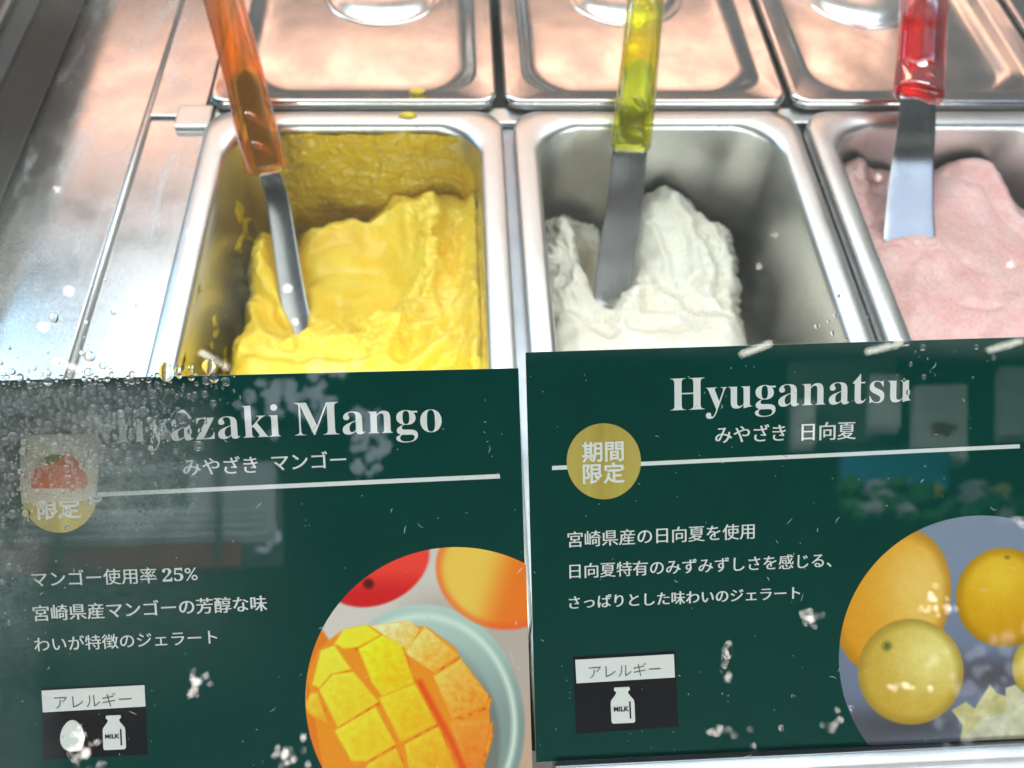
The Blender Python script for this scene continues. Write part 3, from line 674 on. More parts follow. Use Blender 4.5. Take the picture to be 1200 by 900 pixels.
def paint_mango(u, v):
    c = np.zeros(u.shape + (3,)) + np.array([206, 196, 206]) / 255.
    c = mixc(c, np.array([176, 158, 162]) / 255., ss(670, 720, v) * ss(440, 520, u) * .8)
    c = mixc(c, np.array([196, 160, 150]) / 255., ss(790, 880, v) * ss(560, 620, u))
    # plate
    sd = elsd(u, v, 495, 850, 120, 142, 0); c = over(c, sd, mixc((178, 198, 206), (132, 146, 156), ss(700, 860, v)), 2)
    c = over(c, np.abs(sd + 12) - 3, (206, 220, 226), 4)
    sd = elsd(u, v, 488, 870, 98, 128); c = over(c, sd, mixc((150, 172, 180), (118, 118, 124), ss(740, 850, v)), 4)
    # red fruit and orange fruit behind
    sd = elsd(u, v, 440, 660, 66, 48, -24); c = over(c, sd, mixc((236, 70, 60), (205, 36, 40), ss(660, 700, v)), 2)
    c = over(c, elsd(u, v, 432, 684, 6, 6), (90, 30, 20), 3)
    sd = elsd(u, v, 585, 672, 76, 64, 22); g = mixc((250, 190, 90), (238, 118, 40), ss(560, 610, u + (v - 670) * .3)); g = mixc(g, (235, 90, 50), ss(-12, 0, sd) * .7); c = over(c, sd, g, 2)
    # cut mango: silhouette then cubes
    n_ = fbm(u / 9., v / 9., 3, 3)
    c = over(c, polysd(u, v, [(358, 740), (378, 738), (392, 760), (410, 900), (358, 900)]), (226, 120, 30), 2)
    c = over(c, polysd(u, v, [(360, 790), (372, 762), (388, 748), (402, 738), (425, 733), (445, 732), (470, 728), (486, 734), (500, 734), (535, 760), (540, 775), (552, 790), (572, 815), (574, 842), (574, 852), (566, 905), (380, 905), (372, 860)]), (238, 140, 34), 1.5)
    Q = [([(434, 733), (480, 727), (492, 738), (478, 762), (468, 765), (455, 748)], (246, 226, 190), (250, 170, 60)),
         ([(498, 734), (538, 768), (508, 788), (474, 765)], (250, 214, 130), (240, 150, 40)),
         ([(540, 772), (572, 815), (570, 826), (530, 842), (508, 792)], (248, 190, 90), (238, 130, 30)),
         ([(573, 842), (574, 860), (560, 905), (540, 905), (528, 846)], (240, 150, 50), (232, 110, 30)),
         ([(392, 754), (402, 738), (430, 732), (446, 744), (420, 758), (404, 760)], (250, 224, 60), (246, 206, 30)),
         ([(420, 760), (448, 744), (470, 755), (486, 800), (448, 816), (436, 800)], (252, 226, 40), (246, 180, 20)),
         ([(366, 802), (376, 762), (392, 756), (412, 784), (388, 790), (374, 806)], (248, 224, 70), (244, 200, 40)),
         ([(374, 808), (390, 790), (414, 787), (444, 822), (396, 852)], (250, 220, 60), (242, 186, 30)),
         ([(444, 818), (488, 800), (512, 848), (470, 870)], (252, 206, 40), (244, 166, 20)),
         ([(392, 856), (440, 828), (464, 872), (430, 892), (412, 892)], (250, 214, 50), (242, 176, 24)),
         ([(474, 872), (514, 851), (536, 905), (480, 905)], (250, 196, 40), (240, 150, 24)),
         ([(432, 894), (464, 876), (476, 905), (425, 905)], (248, 200, 40), (240, 160, 24)),
         ([(358, 826), (364, 812), (372, 812), (386, 850), (362, 836)], (250, 210, 60), (238, 150, 30))]
    for P_, a, b in Q:
        P2 = [(x_ + 4, y_ + 4) for x_, y_ in P_]; sd = polysd(u, v, P2); c = over(c, sd, mixc((214, 96, 14), (244, 160, 40), np.clip(.5 + n_, 0, 1)), 1.6)
        sd = polysd(u, v, P_); P_ = np.array(P_); cx_, cy_ = P_.mean(0); e_ = np.ptp(P_[:, 0]) + np.ptp(P_[:, 1])
        t_ = np.clip(.5 + ((u - cx_) * .9 + (v - cy_) * .9) / e_ + .35 * n_ + .18 * fbm(u / 2.2 + v / 9., v / 3., 3, 7), 0, 1)
        t_ = np.clip((t_ - .5) * 1.35 + .48, 0, 1); g = mixc(a, b, t_); g = mixc(g, (255, 240, 150), np.exp(-((sd + 4) / 4) ** 2) * .10)
        c = over(c, sd, g, 1.6)
    c = over(c, linesd(u, v, [(492, 800), (530, 870), (545, 905)]) - 4, (226, 84, 20), 4)
    return c * [1.10, 1.10, 1.0]
def paint_citrus(u, v):
    c = mixc((138, 150, 172), (122, 130, 156), ss(640, 800, v)) / 255.
    c = mixc(c, np.array([92, 88, 100]) / 255., ss(800, 860, v) * (1 - ss(1010, 1080, u)) * .7)
    n_ = fbm(u / 14., v / 14., 3, 13)
    def fruit(c, cx, cy, rx, ry, rot, lo, hi, hx, hy):
        sd = elsd(u, v, cx, cy, rx, ry, rot); h_ = np.exp(-(((u - hx) / rx) ** 2 + ((v - hy) / ry) ** 2) * 1.6)
        g = mixc(lo, hi, np.clip(h_ + n_ * .16 + .13 * fbm(u / 2.6, v / 2.6, 2, 5), 0, 1)); g = mixc(g, np.asarray(lo) * .72, ss(-14, 0, sd) * .55); return over(c, sd, g, 1.6)
    c = over(c, elsd(u, v, 1160, 790, 60, 20), (96, 92, 100), 18)
    c = fruit(c, 1046, 705, 66, 88, 18, (236, 160, 36), (254, 210, 110), 1080, 690)
    c = over(c, elsd(u, v, 1062, 850, 70, 16), (84, 82, 88), 16)
    c = fruit(c, 1176, 700, 56, 58, 0, (222, 160, 20), (252, 204, 60), 1168, 672)
    c = over(c, elsd(u, v, 1180, 653, 3, 2), (150, 120, 40), 2)
    c = fruit(c, 1067, 787, 62, 62, 8, (214, 172, 62), (252, 232, 140), 1092, 768)
    c = over(c, elsd(u, v, 1039, 757, 5, 5), (110, 120, 50), 4)
    c = fruit(c, 1206, 782, 20, 30, 0, (230, 190, 60), (250, 220, 120), 1200, 775)
    for P_, col in (([(1115, 832), (1132, 822), (1142, 830), (1160, 802), (1168, 812), (1185, 818), (1178, 850), (1190, 900), (1120, 900), (1128, 850)], (226, 214, 150)),
                    ([(1178, 806), (1190, 802), (1200, 812), (1215, 806), (1230, 900), (1170, 900), (1180, 850)], (236, 228, 190)),
                    ([(1128, 868), (1150, 842), (1182, 832), (1190, 880), (1150, 900), (1125, 900)], (232, 226, 196))):
        sd = polysd(u, v, P_); g = mixc(np.asarray(col) * .86, col, np.clip(.5 + n_, 0, 1)); c = over(c, sd, g, 1.6)
    return c

def card(label, quad, n):
    """n: height of the card's back over the plane"""
    t = empty('flavour_card', tuple(ppn(*quad[3], n))); tag(t, label, 'card', 'printed flavour cards')
    return t
# the card planes differ by a hair; print is placed with CN, the height of each card face
def mkcard(label, quad, z0):
    t = card(label, quad, z0); b = slab('card_board', quad, z0 - .0012, z0, M['green'], t, M['paper']); return t
Q1 = [(607.5, 431.5), (-24, 446.5), (-12, 940), (623.3, 925)]
Q2 = [(1246, 393.5), (616, 413), (628.3, 893), (1260, 863)]
C1 = mkcard('dark green flavour card reading Miyazaki Mango, left, with a cut mango picture', Q1, 0)
C2 = mkcard('dark green flavour card reading Hyuganatsu, right, with a yellow citrus picture', Q2, 0)
D3 = (-.012, 0, .012)
# card one
h = text(serif('Mango'), (346, 510.8), (517.5, 505.8), C1, M['ink'], off=-.009, dup=(0, .007))
text(serif('Miyazaki'), (102, 520.5), (329, 511.6), C1, M['ink'], off=-.009, dup=(0, .007))
text('みやざき', (215, 556), (302, 552.6), C1, M['ink'], dup=(0, .03)); text('マンゴー', (319, 550.6), (405.5, 546.5), C1, M['ink'], dup=(0, .03))
slab('rule_line', [(40, 580.5), (40, 585.5), (586, 560.6), (585.6, 555.4)], 0, L0, M['ink'], C1)
text('マンゴー使用率', (38, 686.5), (184, 681.5), C1, M['ink'], dup=D3); text(serif('25%'), (191, 681.5), (232, 679.5), C1, M['ink'], ys=.95)
text('宮崎県産マンゴーの芳醇な味', (40, 726.5), (313, 714), C1, M['ink'], dup=(-.02, 0, .02)); text('わいが特徴のジェラート', (41, 762.5), (255, 753), C1, M['ink'], dup=D3)
slab('allergy_panel', [(48, 806), (170, 801), (173, 884), (51, 890)], 0, L0, M['black'], C1)
slab('allergy_heading', [(49, 809), (169.5, 802.5), (170.8, 827.5), (50.5, 834.5)], L0, L0 * 2, M['ink'], C1)
text('アレルギー', (65, 829.5), (155, 825), C1, M['dkgrey'], n=L0 * 3, off=-.006)
slab('egg_mark', [(85 + 14 * math.cos(a) * (1 - .16 * -math.sin(a)) , 862 + 18.5 * math.sin(a)) for a in np.linspace(0, 2 * math.pi, 40, endpoint=False)], L0, L0 * 2.6, M['ink'], C1)
milk(134, 858, 40, C1)
picture('fruit_picture', 535, 818, 177, [(1, -.031, 617.6 - .031 * 700)], paint_mango, C1)
bd = slab('gold_seal', ell(70, 579, 44.5, 45), 0, L0 * 1.5, M['gold'], C1)
text('限定', (45, 607), (96, 604.5), C1, M['ink'], n=L0 * 2, off=.02)
# card two
text(serif('Hyuganatsu'), (785.5, 481.5), (1067, 470.4), C2, M['ink'], off=-.009, dup=(0, .007))
text('みやざき', (838, 518), (920, 515), C2, M['ink'], dup=(0, .03)); text('日向夏', (939, 514.8), (1002, 512.6), C2, M['ink'], dup=(0, .03))
slab('rule_line', [(647, 546), (647, 550.8), (1195, 525.2), (1194.8, 520.6)], 0, L0, M['ink'], C2)
slab('gold_seal', ell(707.5, 540.5, 43.5, 44.5), 0, L0 * 1.5, M['gold'], C2)
text('期間', (682, 539.5), (731, 537.5), C2, M['ink'], n=L0 * 2.2, off=.02); text('限定', (683, 565), (732, 563), C2, M['ink'], n=L0 * 2.2, off=.02)
text('宮崎県産の日向夏を使用', (665.5, 640), (884, 629.5), C2, M['ink'], dup=D3)
text('日向夏特有のみずみずしさを感じる、', (667.5, 676.5), (974, 663), C2, M['ink'], dup=D3)
text('さっぱりとした味わいのジェラート', (667, 712.5), (937, 700.5), C2, M['ink'], dup=(-.02, 0, .02))
slab('allergy_panel', [(671.5, 769.5), (791.5, 763), (795, 851), (675, 860)], 0, L0, M['black'], C2)
slab('allergy_heading', [(674, 773), (789.5, 766.3), (790.8, 793.5), (675.5, 800.5)], L0, L0 * 2, M['ink'], C2)
text('アレルギー', (690, 794), (774, 789.5), C2, M['dkgrey'], n=L0 * 3, off=-.006)
milk(729.5, 826, 42, C2)
picture('fruit_picture', 1150, 771, 167, [(.045, 1, 893 + 628 * .045 - 2)], paint_citrus, C2)
flush_text()
# reflection of a poster, painted as flat pieces on the card over the seal
refl_poster = empty('poster_reflection', tuple(ppn(70, 540, L0 * 2))); tag(refl_poster, 'painted reflection of a cream poster with an orange fruit print at the far left', 'reflection')
slab('poster_ground', [(25, 513), (28, 510), (113, 507), (116, 510), (115.5, 560), (112, 586), (26, 590), (24, 560)], L0 * 2, L0 * 3, pmat('cream_reflection', (.62, .55, .42), .5), refl_poster)
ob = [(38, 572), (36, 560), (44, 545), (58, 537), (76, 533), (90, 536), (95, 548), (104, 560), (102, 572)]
slab('poster_orange', ob, L0 * 3.2, L0 * 3.6, pmat('poster_orange', (.62, .13, .02), .5), refl_poster)
slab('poster_green', [(42, 547), (48, 538), (62, 532), (78, 533), (70, 540), (52, 546)], L0 * 3.8, L0 * 4.2, pmat('poster_green', (.10, .16, .03), .5), refl_poster)

# rail carrying the glass
rail = empty('glass_rail', tuple(ppn(900, 890, 0))); tag(rail, 'brushed aluminium rail running under the right hand card', 'rail')
def bar(name, y0, y1, n0, n1, mat, parent, x0=-.30, x1=.36, bev=.0006):
    """y0, y1: in-plane t range"""
    bm = bmesh.new(); bmesh.ops.create_cube(bm, size=1)
    for v_ in bm.verts:
        s_ = (x0 + x1) / 2 + v_.co.x * (x1 - x0); t_ = (y0 + y1) / 2 + v_.co.y * (y1 - y0); q = (n0 + n1) / 2 + v_.co.z * (n1 - n0)
        v_.co = onp(s_, t_, q) - np.array(parent.location)
    bmesh.ops.bevel(bm, geom=bm.edges[:], offset=bev, segments=3, profile=.6, affect='EDGES')
    me = bpy.data.meshes.new(name); bm.to_mesh(me); bm.free(); me.materials.append(mat)
    o = bpy.data.objects.new(name, me); COL.objects.link(o); o.parent = parent; return o
tb = st(pp(900, 880.5))[1]; tl = st(pp(1000, 893))[1]
bar('rail_lip', tl, tb - .0002, -.0060, .0024, M['alu'], rail, x0=.012)
bar('rail_body', tl - .040, tl - .0004, -.0160, .0040, M['alu'], rail)
# pane of glass
m, nt, p = newmat('clear_glass'); M['glass'] = m
nt.nodes.remove(p); tr = node(nt, 'ShaderNodeBsdfTransparent'); tr.inputs[0].default_value = (.96, .98, .97, 1)
gl = node(nt, 'ShaderNodeBsdfGlossy'); gl.inputs['Roughness'].default_value = .012
geo_ = node(nt, 'ShaderNodeNewGeometry'); dt = node(nt, 'ShaderNodeVectorMath', operation='DOT_PRODUCT'); nt.links.new(geo_.outputs['Incoming'], dt.inputs[0]); nt.links.new(geo_.outputs['Normal'], dt.inputs[1])
ab = node(nt, 'ShaderNodeMath', operation='ABSOLUTE'); nt.links.new(dt.outputs['Value'], ab.inputs[0])
om = node(nt, 'ShaderNodeMath', operation='SUBTRACT'); om.inputs[0].default_value = 1; nt.links.new(ab.outputs[0], om.inputs[1])
pw = node(nt, 'ShaderNodeMath', operation='POWER'); pw.inputs[1].default_value = 5; nt.links.new(om.outputs[0], pw.inputs[0])
fr = node(nt, 'ShaderNodeMath', operation='MULTIPLY_ADD'); fr.inputs[1].default_value = .96; fr.inputs[2].default_value = .04; nt.links.new(pw.outputs[0], fr.inputs[0])
tc = node(nt, 'ShaderNodeTexCoord'); nz = node(nt, 'ShaderNodeTexNoise'); nz.inputs['Scale'].default_value = 26; nt.links.new(tc.outputs['Object'], nz.inputs[0])
b = node(nt, 'ShaderNodeBump'); b.inputs['Strength'].default_value = .5; b.inputs['Distance'].default_value = .00003; nt.links.new(nz.outputs[0], b.inputs['Height'])
mx = node(nt, 'ShaderNodeMixShader'); nt.links.new(fr.outputs[0], mx.inputs[0]); nt.links.new(tr.outputs[0], mx.inputs[1]); nt.links.new(gl.outputs[0], mx.inputs[2])
nt.links.new(mx.outputs[0], nt.nodes['Material Output'].inputs[0])
gp = empty('front_glass', tuple(onp(0, 0, .006))); tag(gp, 'clear sloping front glass of the display case, misted at the left', 'glass')
bar('glass_pane', tl - .02, .30, .0060, .0100, M['glass'], gp, x0=-.33, x1=.45, bev=.0004)

# ------------------------------------------------------------------ mist and drops on the pane
def fogmask(u, v):
    w = 30 * fbm(u / 70., v / 70., 4, 3)
    a = .72 * ss(300, 110, u + w - .2 * (v - 500)) * ss(438, 462, v + w * .25) * (1 - ss(560, 660, v + w))
    a = np.maximum(a, .55 * ss(110, 10, u + w) * ss(440, 480, v) * (1 - .7 * ss(640, 800, v)))
    a = np.maximum(a, .16 * ss(420, 100, u + w) * ss(470, 560, v) * (1 - ss(680, 860, v)))
    a = np.maximum(a, .85 * np.exp(-((u - 110) / 62) ** 2 - ((v - 493) / 36) ** 2))
    a = a * (1 - .55 * np.exp(-(np.maximum(np.abs(u - 70) / 46, np.abs(v - 565) / 56)) ** 6))
    veil = (.07 + .09 * ss(.0, .5, fbm(u / 120., v / 80., 3, 19)) * ss(200, 400, v) + .10 * ss(850, 1150, u) * ss(150, 330, v) + .10 * ss(60, 0, v + w)) * (1 - ss(395, 425, v))
    left = .26 * ss(250, 0, u + w) * ss(120, 330, v) * (1 - ss(430, 450, v))
    return np.clip(a * (.86 + .3 * fbm(u / 14., v / 20., 3, 21)), 0, .9) + veil + left
m, nt, p = newmat('mist_on_glass'); M['mist'] = m; nt.nodes.remove(p)
va = node(nt, 'ShaderNodeVertexColor', layer_name='mist'); tr = node(nt, 'ShaderNodeBsdfTransparent')
df = node(nt, 'ShaderNodeBsdfDiffuse'); df.inputs[0].default_value = (.80, .84, .84, 1); tl_ = node(nt, 'ShaderNodeBsdfTranslucent'); tl_.inputs[0].default_value = (.80, .84, .84, 1)
ad = node(nt, 'ShaderNodeMixShader'); ad.inputs[0].default_value = .55; nt.links.new(df.outputs[0], ad.inputs[1]); nt.links.new(tl_.outputs[0], ad.inputs[2])
tc = node(nt, 'ShaderNodeTexCoord'); nz = node(nt, 'ShaderNodeTexNoise'); nz.inputs['Scale'].default_value = 900; nt.links.new(tc.outputs['Object'], nz.inputs[0])
mm = node(nt, 'ShaderNodeMath', operation='MULTIPLY'); mr = node(nt, 'ShaderNodeMapRange'); mr.inputs[1].default_value = .3; mr.inputs[2].default_value = .7; mr.inputs[3].default_value = .7; mr.inputs[4].default_value = 1.15
nt.links.new(nz.outputs[0], mr.inputs[0]); nt.links.new(va.outputs[0], mm.inputs[0]); nt.links.new(mr.outputs[0], mm.inputs[1])
mx = node(nt, 'ShaderNodeMixShader'); nt.links.new(mm.outputs[0], mx.inputs[0]); nt.links.new(tr.outputs[0], mx.inputs[1]); nt.links.new(ad.outputs[0], mx.inputs[2])
nt.links.new(mx.outputs[0], nt.nodes['Material Output'].inputs[0])
U, Vv = np.meshgrid(np.arange(-20, 1221, 5.), np.arange(-40, 941, 5.), indexing='ij')
fp = np.array([ppn(a, b_, .0057) for a, b_ in zip(U.ravel(), Vv.ravel())])
mist = mesh('mist_film', fp, gridfaces(*U.shape), M['mist'], None, smooth=False)
fm = fogmask(U, Vv).ravel(); fc = np.stack([fm, fm, fm, np.ones_like(fm)], 1).astype(np.float32)
ca = mist.data.color_attributes.new('mist', 'FLOAT_COLOR', 'POINT'); ca.data.foreach_set('color', fc.ravel())
tag(mist, 'thin grey mist breathed on the inside of the glass at the left', 'mist', kind='stuff')

m = pmat('water_drop', (.93, .96, .97), .03, 0); M['water'] = m; m.node_tree.nodes['Principled BSDF'].inputs['Transmission Weight'].default_value = .94; m.node_tree.nodes['Principled BSDF'].inputs['IOR'].default_value = 1.33
rng = np.random.default_rng(5)
def dome(n_=10, rings=4):
    V = [(0, 0, 1.)]; Fc = []
    for k in range(1, rings + 1):
        ph = math.pi / 2 * k / rings
        for j in range(n_): a = 2 * math.pi * j / n_; V.append((math.sin(ph) * math.cos(a), math.sin(ph) * math.sin(a), math.cos(ph)))
    for j in range(n_): Fc.append((0, 1 + j, 1 + (j + 1) % n_, 1 + (j + 1) % n_))
    for k in range(rings - 1):
        for j in range(n_): Fc.append((1 + k * n_ + j, 1 + (k + 1) * n_ + j, 1 + (k + 1) * n_ + (j + 1) % n_, 1 + k * n_ + (j + 1) % n_))
    return np.array(V), np.array(Fc)
def drops(name, dens, rad, tries, label):
    DV, DF = dome(); acc = []; cell = {}
    u = rng.uniform(-15, 1215, tries); v = rng.uniform(200, 910, tries); keep = rng.random(tries) < dens(u, v)
    for a, b_ in zip(u[keep], v[keep]):
        r_ = rad(a, b_); g = (int(a // 12), int(b_ // 12)); ok = True
        for i in (-1, 0, 1):
            for j in (-1, 0, 1):
                for (c, d, e) in cell.get((g[0] + i, g[1] + j), ()):
                    if (c - a) ** 2 + (d - b_) ** 2 < (e + r_) ** 2 * .80: ok = False
        if ok: cell.setdefault(g, []).append((a, b_, r_)); acc.append((a, b_, r_))
    n_ = len(acc); V = np.zeros((n_, len(DV), 3)); Fc = np.zeros((n_, len(DF), 4), int)
    for k, (a, b_, r_) in enumerate(acc):
        c = ppn(a, b_, .0101); R_ = r_ * .2346 / F * (1 + .0)
        q = DV * [R_ * rng.uniform(.9, 1.15), R_ * rng.uniform(.95, 1.35), R_ * .80]
        V[k] = c + q[:, 0:1] * EX + q[:, 1:2] * ET + q[:, 2:3] * EN; Fc[k] = DF + k * len(DV)
    F4 = Fc.reshape(-1, 4); faces = [tuple(dict.fromkeys(f)) for f in F4.tolist()]
    o = mesh(name, V.reshape(-1, 3), faces, M['water'], None)
    tag(o, label, 'water drops', kind='stuff'); return n_
def dd(u, v):
    w = 20 * fbm(u / 60., v / 60., 3, 77)
    a = ss(420, 455, v + w * .4) * ss(330, 150, u + w + (v - 450) * .75) * (1 - ss(540, 640, v + w * 1.5 + .35 * u)) 
    b_ = .10 * ss(70, 20, u + w) * ss(560, 620, v) * (1 - ss(660, 720, v))
    c = .035 * ss(230, 90, u) * ss(300, 430, v) * (1 - ss(440, 450, v))
    d = .05 * ss(1010, 1060, u + w) * (1 - ss(1120, 1180, u)) * ss(385, 410, v) * (1 - ss(440, 470, v)) + .02 * ss(930, 950, u) * (1 - ss(990, 1005, u)) * ss(320, 350, v) * (1 - ss(400, 410, v))
    d2 = .30 * ss(100, 190, u) * ss(300, 230, u + w) * ss(430, 445, v + w * .3) * (1 - ss(485, 505, v + w * .3))
    return np.maximum.reduce([a, b_, c, d, d2])
nd = drops('water_drops', dd, lambda a, b_: float(np.clip(rng.lognormal(.85, .58), .9, 8.5)) * (.75 if a > 700 else 1), 60000, 'beads of water condensed on the glass over the left card')
print('drops', nd)

# ------------------------------------------------------------------ things across the street, seen only as reflections in the pane
GP = onp(0, 0, .010)
def refl(x, y, dist=None, z=None, yy=None):
    """where something stands that the pane mirrors at this place"""
    r = pix(x, y); r = r / np.linalg.norm(r); h = CAM + ((GP - CAM) @ EN) / (r @ EN) * r; q = r - 2 * (r @ EN) * EN
    if z is not None: dist = (z - h[2]) / q[2]
    if yy is not None: dist = (yy - h[1]) / q[1]
    return h + q * dist
def emis(name, col, st_):
    m, nt, p = newmat(name); p.inputs['Emission Color'].default_value = (*col, 1); p.inputs['Emission Strength'].default_value = st_; p.inputs['Base Color'].default_value = (.8, .8, .8, 1); return m
M['tube'] = emis('lit_tube', (1, .96, .80), 11); M['bulb'] = emis('lit_bulb', (1, .93, .84), 22); M['glint'] = emis('lit_small_bulb', (1, .88, .85), 30)
def ball(name, c, r_, mat, parent=None, sq=(1, 1, 1)):
    bm = bmesh.new(); bmesh.ops.create_icosphere(bm, subdivisions=2, radius=1)
    for v_ in bm.verts: v_.co = np.array(c) + np.array(v_.co) * r_ * np.array(sq) - (np.array(parent.location) if parent else 0)
    for f in bm.faces: f.smooth = True
    me = bpy.data.meshes.new(name); bm.to_mesh(me); bm.free(); me.materials.append(mat); o = bpy.data.objects.new(name, me); COL.objects.link(o)
    if parent: o.parent = parent
    return o
TL = ['leftmost', 'second from the left', 'middle', 'second from the right', 'rightmost']
for k, (a, b_) in enumerate((((62, 422), (102, 437)), ((233, 412), (268, 432)), ((868, 416), (905, 402)), ((1015, 413), (1060, 401)), ((1158, 411), (1200, 399)))):
    A = refl(*a, z=1.9); B = refl(*b_, z=1.9)
    t = empty('tube_lamp', tuple(A)); tag(t, TL[k] + ' of the ceiling tube lamps mirrored in the glass', 'lamp', 'ceiling tube lamps mirrored in the glass')
    bead('tube', [A + (B - A) * q for q in (0, .02, .06, .3, .5, .7, .94, .98, 1)], [.002, .006, .009, .009, .009, .009, .009, .006, .002], M['tube'], t, 14)
for k, (a, b_, r_, w_) in enumerate(((80, 341, 8, 'lone'), (50, 383, 8, 'upper left'), (136, 381, 8, 'right hand'), (187, 418, 6, 'lowest'), (66, 222, 4, 'topmost left'), (222, 273, 5, 'pan rim'),
                                 (337, 338, 8, 'upper blade'), (346, 377, 6, 'lower blade'), (890, 312, 4, 'grey wall'), (1030, 207, 5, 'pink'), (1185, 310, 5, 'far right'), (908, 275, 3, 'small'))):
    c = refl(a, b_, z=2.1); d_ = np.linalg.norm(c - CAM) + .1
    o = ball('spot_lamp', c, r_ * d_ / F * .55, M['bulb']); tag(o, 'round ceiling spot mirrored as the %s white dot in the glass' % w_, 'lamp', 'ceiling spots mirrored in the glass')
for k, (a, b_, sx_, sy_, n_, w_) in enumerate(((226, 796, 12, 12, 16, 'near the middle of the left card'), (95, 872, 16, 22, 30, 'over the egg mark'), (338, 886, 14, 16, 18, 'left of the cut mango'), (950, 722, 13, 9, 16, 'beside the citrus picture'),
                                    (853, 770, 6, 22, 9, 'under the text'), (858, 860, 30, 10, 9, 'above the rail'), (1098, 708, 22, 12, 16, 'on the large citrus'), (1055, 806, 30, 4, 8, 'across the lower citrus'), (976, 846, 20, 12, 9, 'at the foot of the picture'), (1190, 612, 8, 8, 5, 'at the right edge'))):
    cl = [refl(a + rng.normal() * sx_ * .62, b_ + rng.normal() * sy_ * .62, yy=-2.6) for _ in range(n_)]
    t = empty('bulb_cluster', tuple(cl[0])); tag(t, 'cluster of small pinkish bulbs mirrored ' + w_, 'lamp', 'small bulb clusters mirrored in the glass')
    for c in cl: ball('bulb', c, rng.uniform(.0030, .0062), M['glint'], t, (1, rng.uniform(.6, 1), rng.uniform(.7, 1.7)))
def prism(name, pts, dy, mat, label, cat, yy=-4.0, parent=None):
    A = [refl(x, y, yy=yy) for x, y in pts]; m_ = len(A); V = A + [q - [0, dy, 0] for q in A]
    Fc = [tuple(range(m_)), tuple(range(2 * m_ - 1, m_ - 1, -1))] + [(j, j + m_, (j + 1) % m_ + m_, (j + 1) % m_) for j in range(m_)]
    o = mesh(name, V, Fc, mat, parent, smooth=False)
    bm = bmesh.new(); bm.from_mesh(o.data); bmesh.ops.recalc_face_normals(bm, faces=bm.faces); bm.to_mesh(o.data); bm.free()
    if parent is None: tag(o, label, cat)
    return o
def ragged(cx, cy, rx, ry, s_):
    return [(cx + rx * math.cos(a) * k_, cy + ry * math.sin(a) * k_) for a in np.linspace(0, 2 * math.pi, 90, endpoint=False) for k_ in (1 + .9 * float(fbm(np.array([2.2 * math.cos(a) + s_]), np.array([2.2 * math.sin(a)]), 5, s_)[0]),)]
def rect(x0, y0, x1, y1): return [(x0, y0), (x1, y0 - .03 * (x1 - x0)), (x1, y1 - .03 * (x1 - x0)), (x0, y1)]
fac = empty('shop_front', tuple(refl(200, 640, yy=-4.0))); tag(fac, 'grey shop front mirrored in the left card', 'shop front')
prism('wall', rect(60, 548, 322, 642), .3, pmat('grey_render', (.34, .34, .35), .7), '', '', parent=fac)
prism('window', rect(112, 555, 222, 596), .02, pmat('dark_window', (.02, .04, .03), .3), '', '', -3.98, fac)
for yy_ in (604, 612, 621, 631): prism('ledge', rect(20, yy_, 310, yy_ + 4), .05, pmat('pale_ledge', (.55, .54, .54), .6), '', '', -3.95, fac)
prism('post', rect(252, 540, 258, 650), .05, M['dkgrey'], '', '', -3.9, fac)
prism('post', rect(64, 590, 70, 660), .05, M['dkgrey'], '', '', -3.9, fac)
prism('red_banner', rect(-10, 643, 282, 672), .05, pmat('dark_red_cloth', (.20, .03, .03), .8), 'dark red banner mirrored under the grey shop front', 'banner')
def blob(cx, cy, rx, ry, s_): return [(cx + rx * math.cos(a) * (1 + .25 * math.sin(a * 5 + s_) + .12 * math.sin(a * 11 + 2 * s_)), cy + ry * math.sin(a) * (1 + .25 * math.cos(a * 4 + s_))) for a in np.linspace(0, 2 * math.pi, 40, endpoint=False)]
sk = emis('daylight_opening', (.50, .64, 1.0), .7)
def bits(cx, cy, rx, ry, n_, s_):
    g = np.random.default_rng(s_); return [ragged(cx + g.normal() * rx, cy + g.normal() * ry, g.uniform(2, 8), g.uniform(3, 9), s_ + k) for k in range(n_)]
for k, q in enumerate((bits(312, 626, 12, 9, 16, 1), bits(350, 462, 34, 14, 44, 3), bits(432, 512, 13, 22, 30, 5))):
    t = empty('sky_gap', tuple(refl(*q[0][0], yy=-4.0))); tag(t, 'patch of pale blue sky mirrored %s' % ('beside the rule of the left card', 'behind the Mango lettering', 'below the Mango lettering')[k], 'sky')
    for n_, g in enumerate(q): prism('opening', g, .01, sk, '', '', -4.0 - .003 * n_, t)
wh = pmat('white_bag', (.85, .85, .80), .7)
for k, q in enumerate((rect(1072, 452, 1134, 540), rect(1172, 430, 1225, 510), rect(1020, 440, 1056, 500), rect(930, 470, 956, 520))):
    prism('hanging_bag', q, .08, wh, '%s hanging bag mirrored in the right card' % ('brightest white', 'far right', 'dim tall', 'smallest')[k], 'bag', -3.6)
prism('red_mark', blob(1106, 502, 14, 8, 2), .01, pmat('red_print', (.35, .06, .05), .7), 'red mark on the mirrored white bag', 'mark', -3.58)
prism('blue_board', rect(988, 528, 1112, 575), .1, pmat('blue_board', (.05, .25, .40), .6), 'blue board mirrored under the rule of the right card', 'board', -3.5)
prism('grey_awning', rect(925, 424, 1050, 520), .1, pmat('grey_green_wall', (.16, .19, .17), .6), 'grey green wall mirrored behind the Hyuganatsu lettering', 'wall', -3.9)
gm = pmat('leafy_green', (.06, .18, .05), .8); ym = pmat('yellow_fruit', (.50, .42, .08), .7); gw = pmat('pale_box', (.45, .45, .46), .7)
stl = empty('market_stall', tuple(refl(1090, 600, yy=-3.4))); tag(stl, 'market stall with greens and pale boxes mirrored above the citrus picture', 'stall')
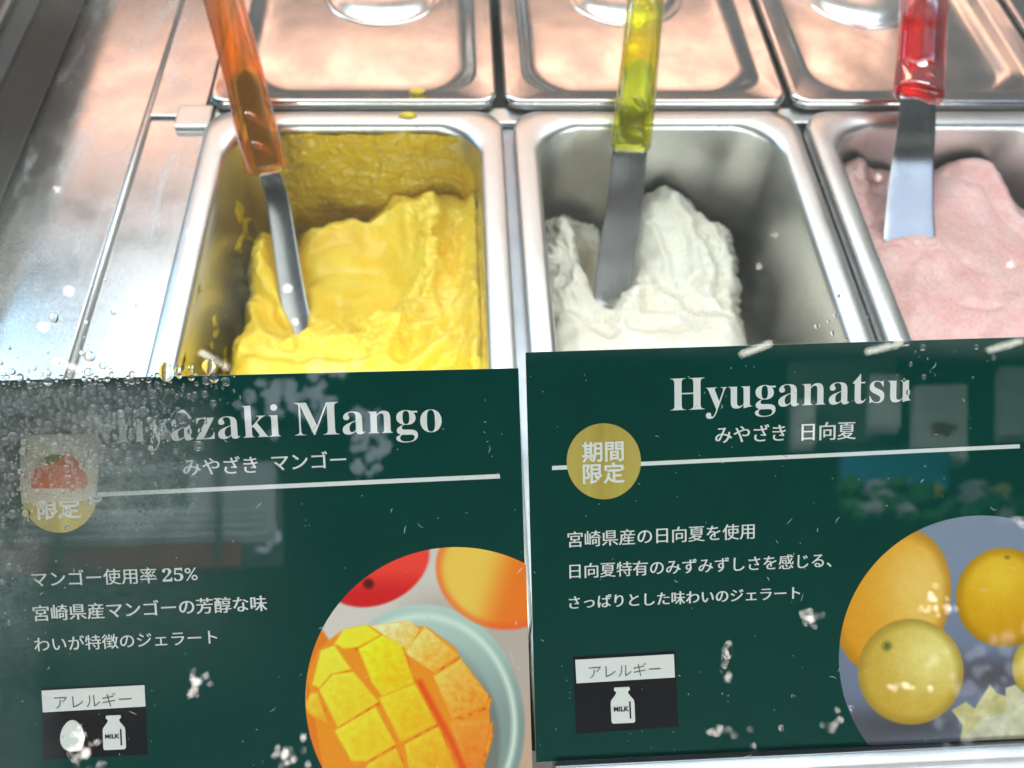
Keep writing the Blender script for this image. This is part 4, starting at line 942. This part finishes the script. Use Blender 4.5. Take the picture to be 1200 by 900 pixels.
for k in range(46):
    a = rng.uniform(985, 1215); b_ = rng.uniform(560, 606); mt = (gm, gm, gw, ym if b_ < 578 else gm)[k % 4]
    prism('produce', blob(a, b_, rng.uniform(5, 14), rng.uniform(3, 8), k), .06, mt, '', '', -3.4 + .002 * k, stl)

t = empty('sky_gap', tuple(refl(1158, 790, yy=-4.0))); tag(t, 'tall patch of pale sky mirrored between the citrus fruits', 'sky')
for n_, g in enumerate(bits(1150, 800, 34, 34, 36, 9)): prism('opening', g, .01, sk, '', '', -4.0 - .003 * n_, t)
# crumbs of mango ice cream flung on the steel
for (a, b_, z_, r_, l_) in ((489, 107, .003, .0034, 'yellow crumb on the rim of the left lid'), (478, 135, .001, .0038, 'yellow crumb on the back rim of the left pan')):
    bm = bmesh.new(); bmesh.ops.create_icosphere(bm, subdivisions=4, radius=1); c = at(a, b_, z_)
    for v_ in bm.verts:
        q = np.array(v_.co); k_ = 1 + .5 * float(fbm(np.array([q[0] * 2 + q[2]]), np.array([q[1] * 2 + a]), 4, 5)[0]); v_.co = q * k_ * r_ * np.array([1.3, .6, .5])
    for f in bm.faces: f.smooth = True
    me = bpy.data.meshes.new('ice_cream_crumb'); bm.to_mesh(me); bm.free(); me.materials.append(M['mango']); o = bpy.data.objects.new('ice_cream_crumb', me); COL.objects.link(o); o.location = c
    tag(o, l_, 'crumb', 'yellow crumbs behind the left pan')

# dust and hairline scratches on the pane
V = []; Fc = []; g = np.random.default_rng(12)
for k in range(300):
    a = g.uniform(10, 1195); b_ = g.uniform(415, 900)
    if a < 150 and b_ < 640: continue
    L_ = g.choice([1.2, 2.5, 5, 9], p=[.5, .25, .18, .07]); an = g.uniform(0, math.pi); cu_ = g.uniform(-.8, .8); w_ = g.uniform(.35, .7)
    for q in range(5):
        t_ = (q / 4 - .5); x_ = a + L_ * t_ * math.cos(an + cu_ * t_); y_ = b_ + L_ * t_ * math.sin(an + cu_ * t_); ww = w_ * (1 - abs(t_) * 1.2)
        for s_ in (-1, 1): V.append(ppn(x_ - s_ * ww * math.sin(an), y_ + s_ * ww * math.cos(an), .01012))
    n0 = len(V) - 10
    for q in range(4): Fc.append((n0 + 2 * q, n0 + 2 * q + 1, n0 + 2 * q + 3, n0 + 2 * q + 2))
m, nt, p = newmat('dust'); p.inputs['Base Color'].default_value = (.62, .72, .68, 1); p.inputs['Alpha'].default_value = .45; p.inputs['Roughness'].default_value = .6
tag(mesh('dust_specks', V, Fc, m, None, smooth=False), 'fine dust specks and hairline scratches on the glass over the cards', 'dust', kind='stuff')
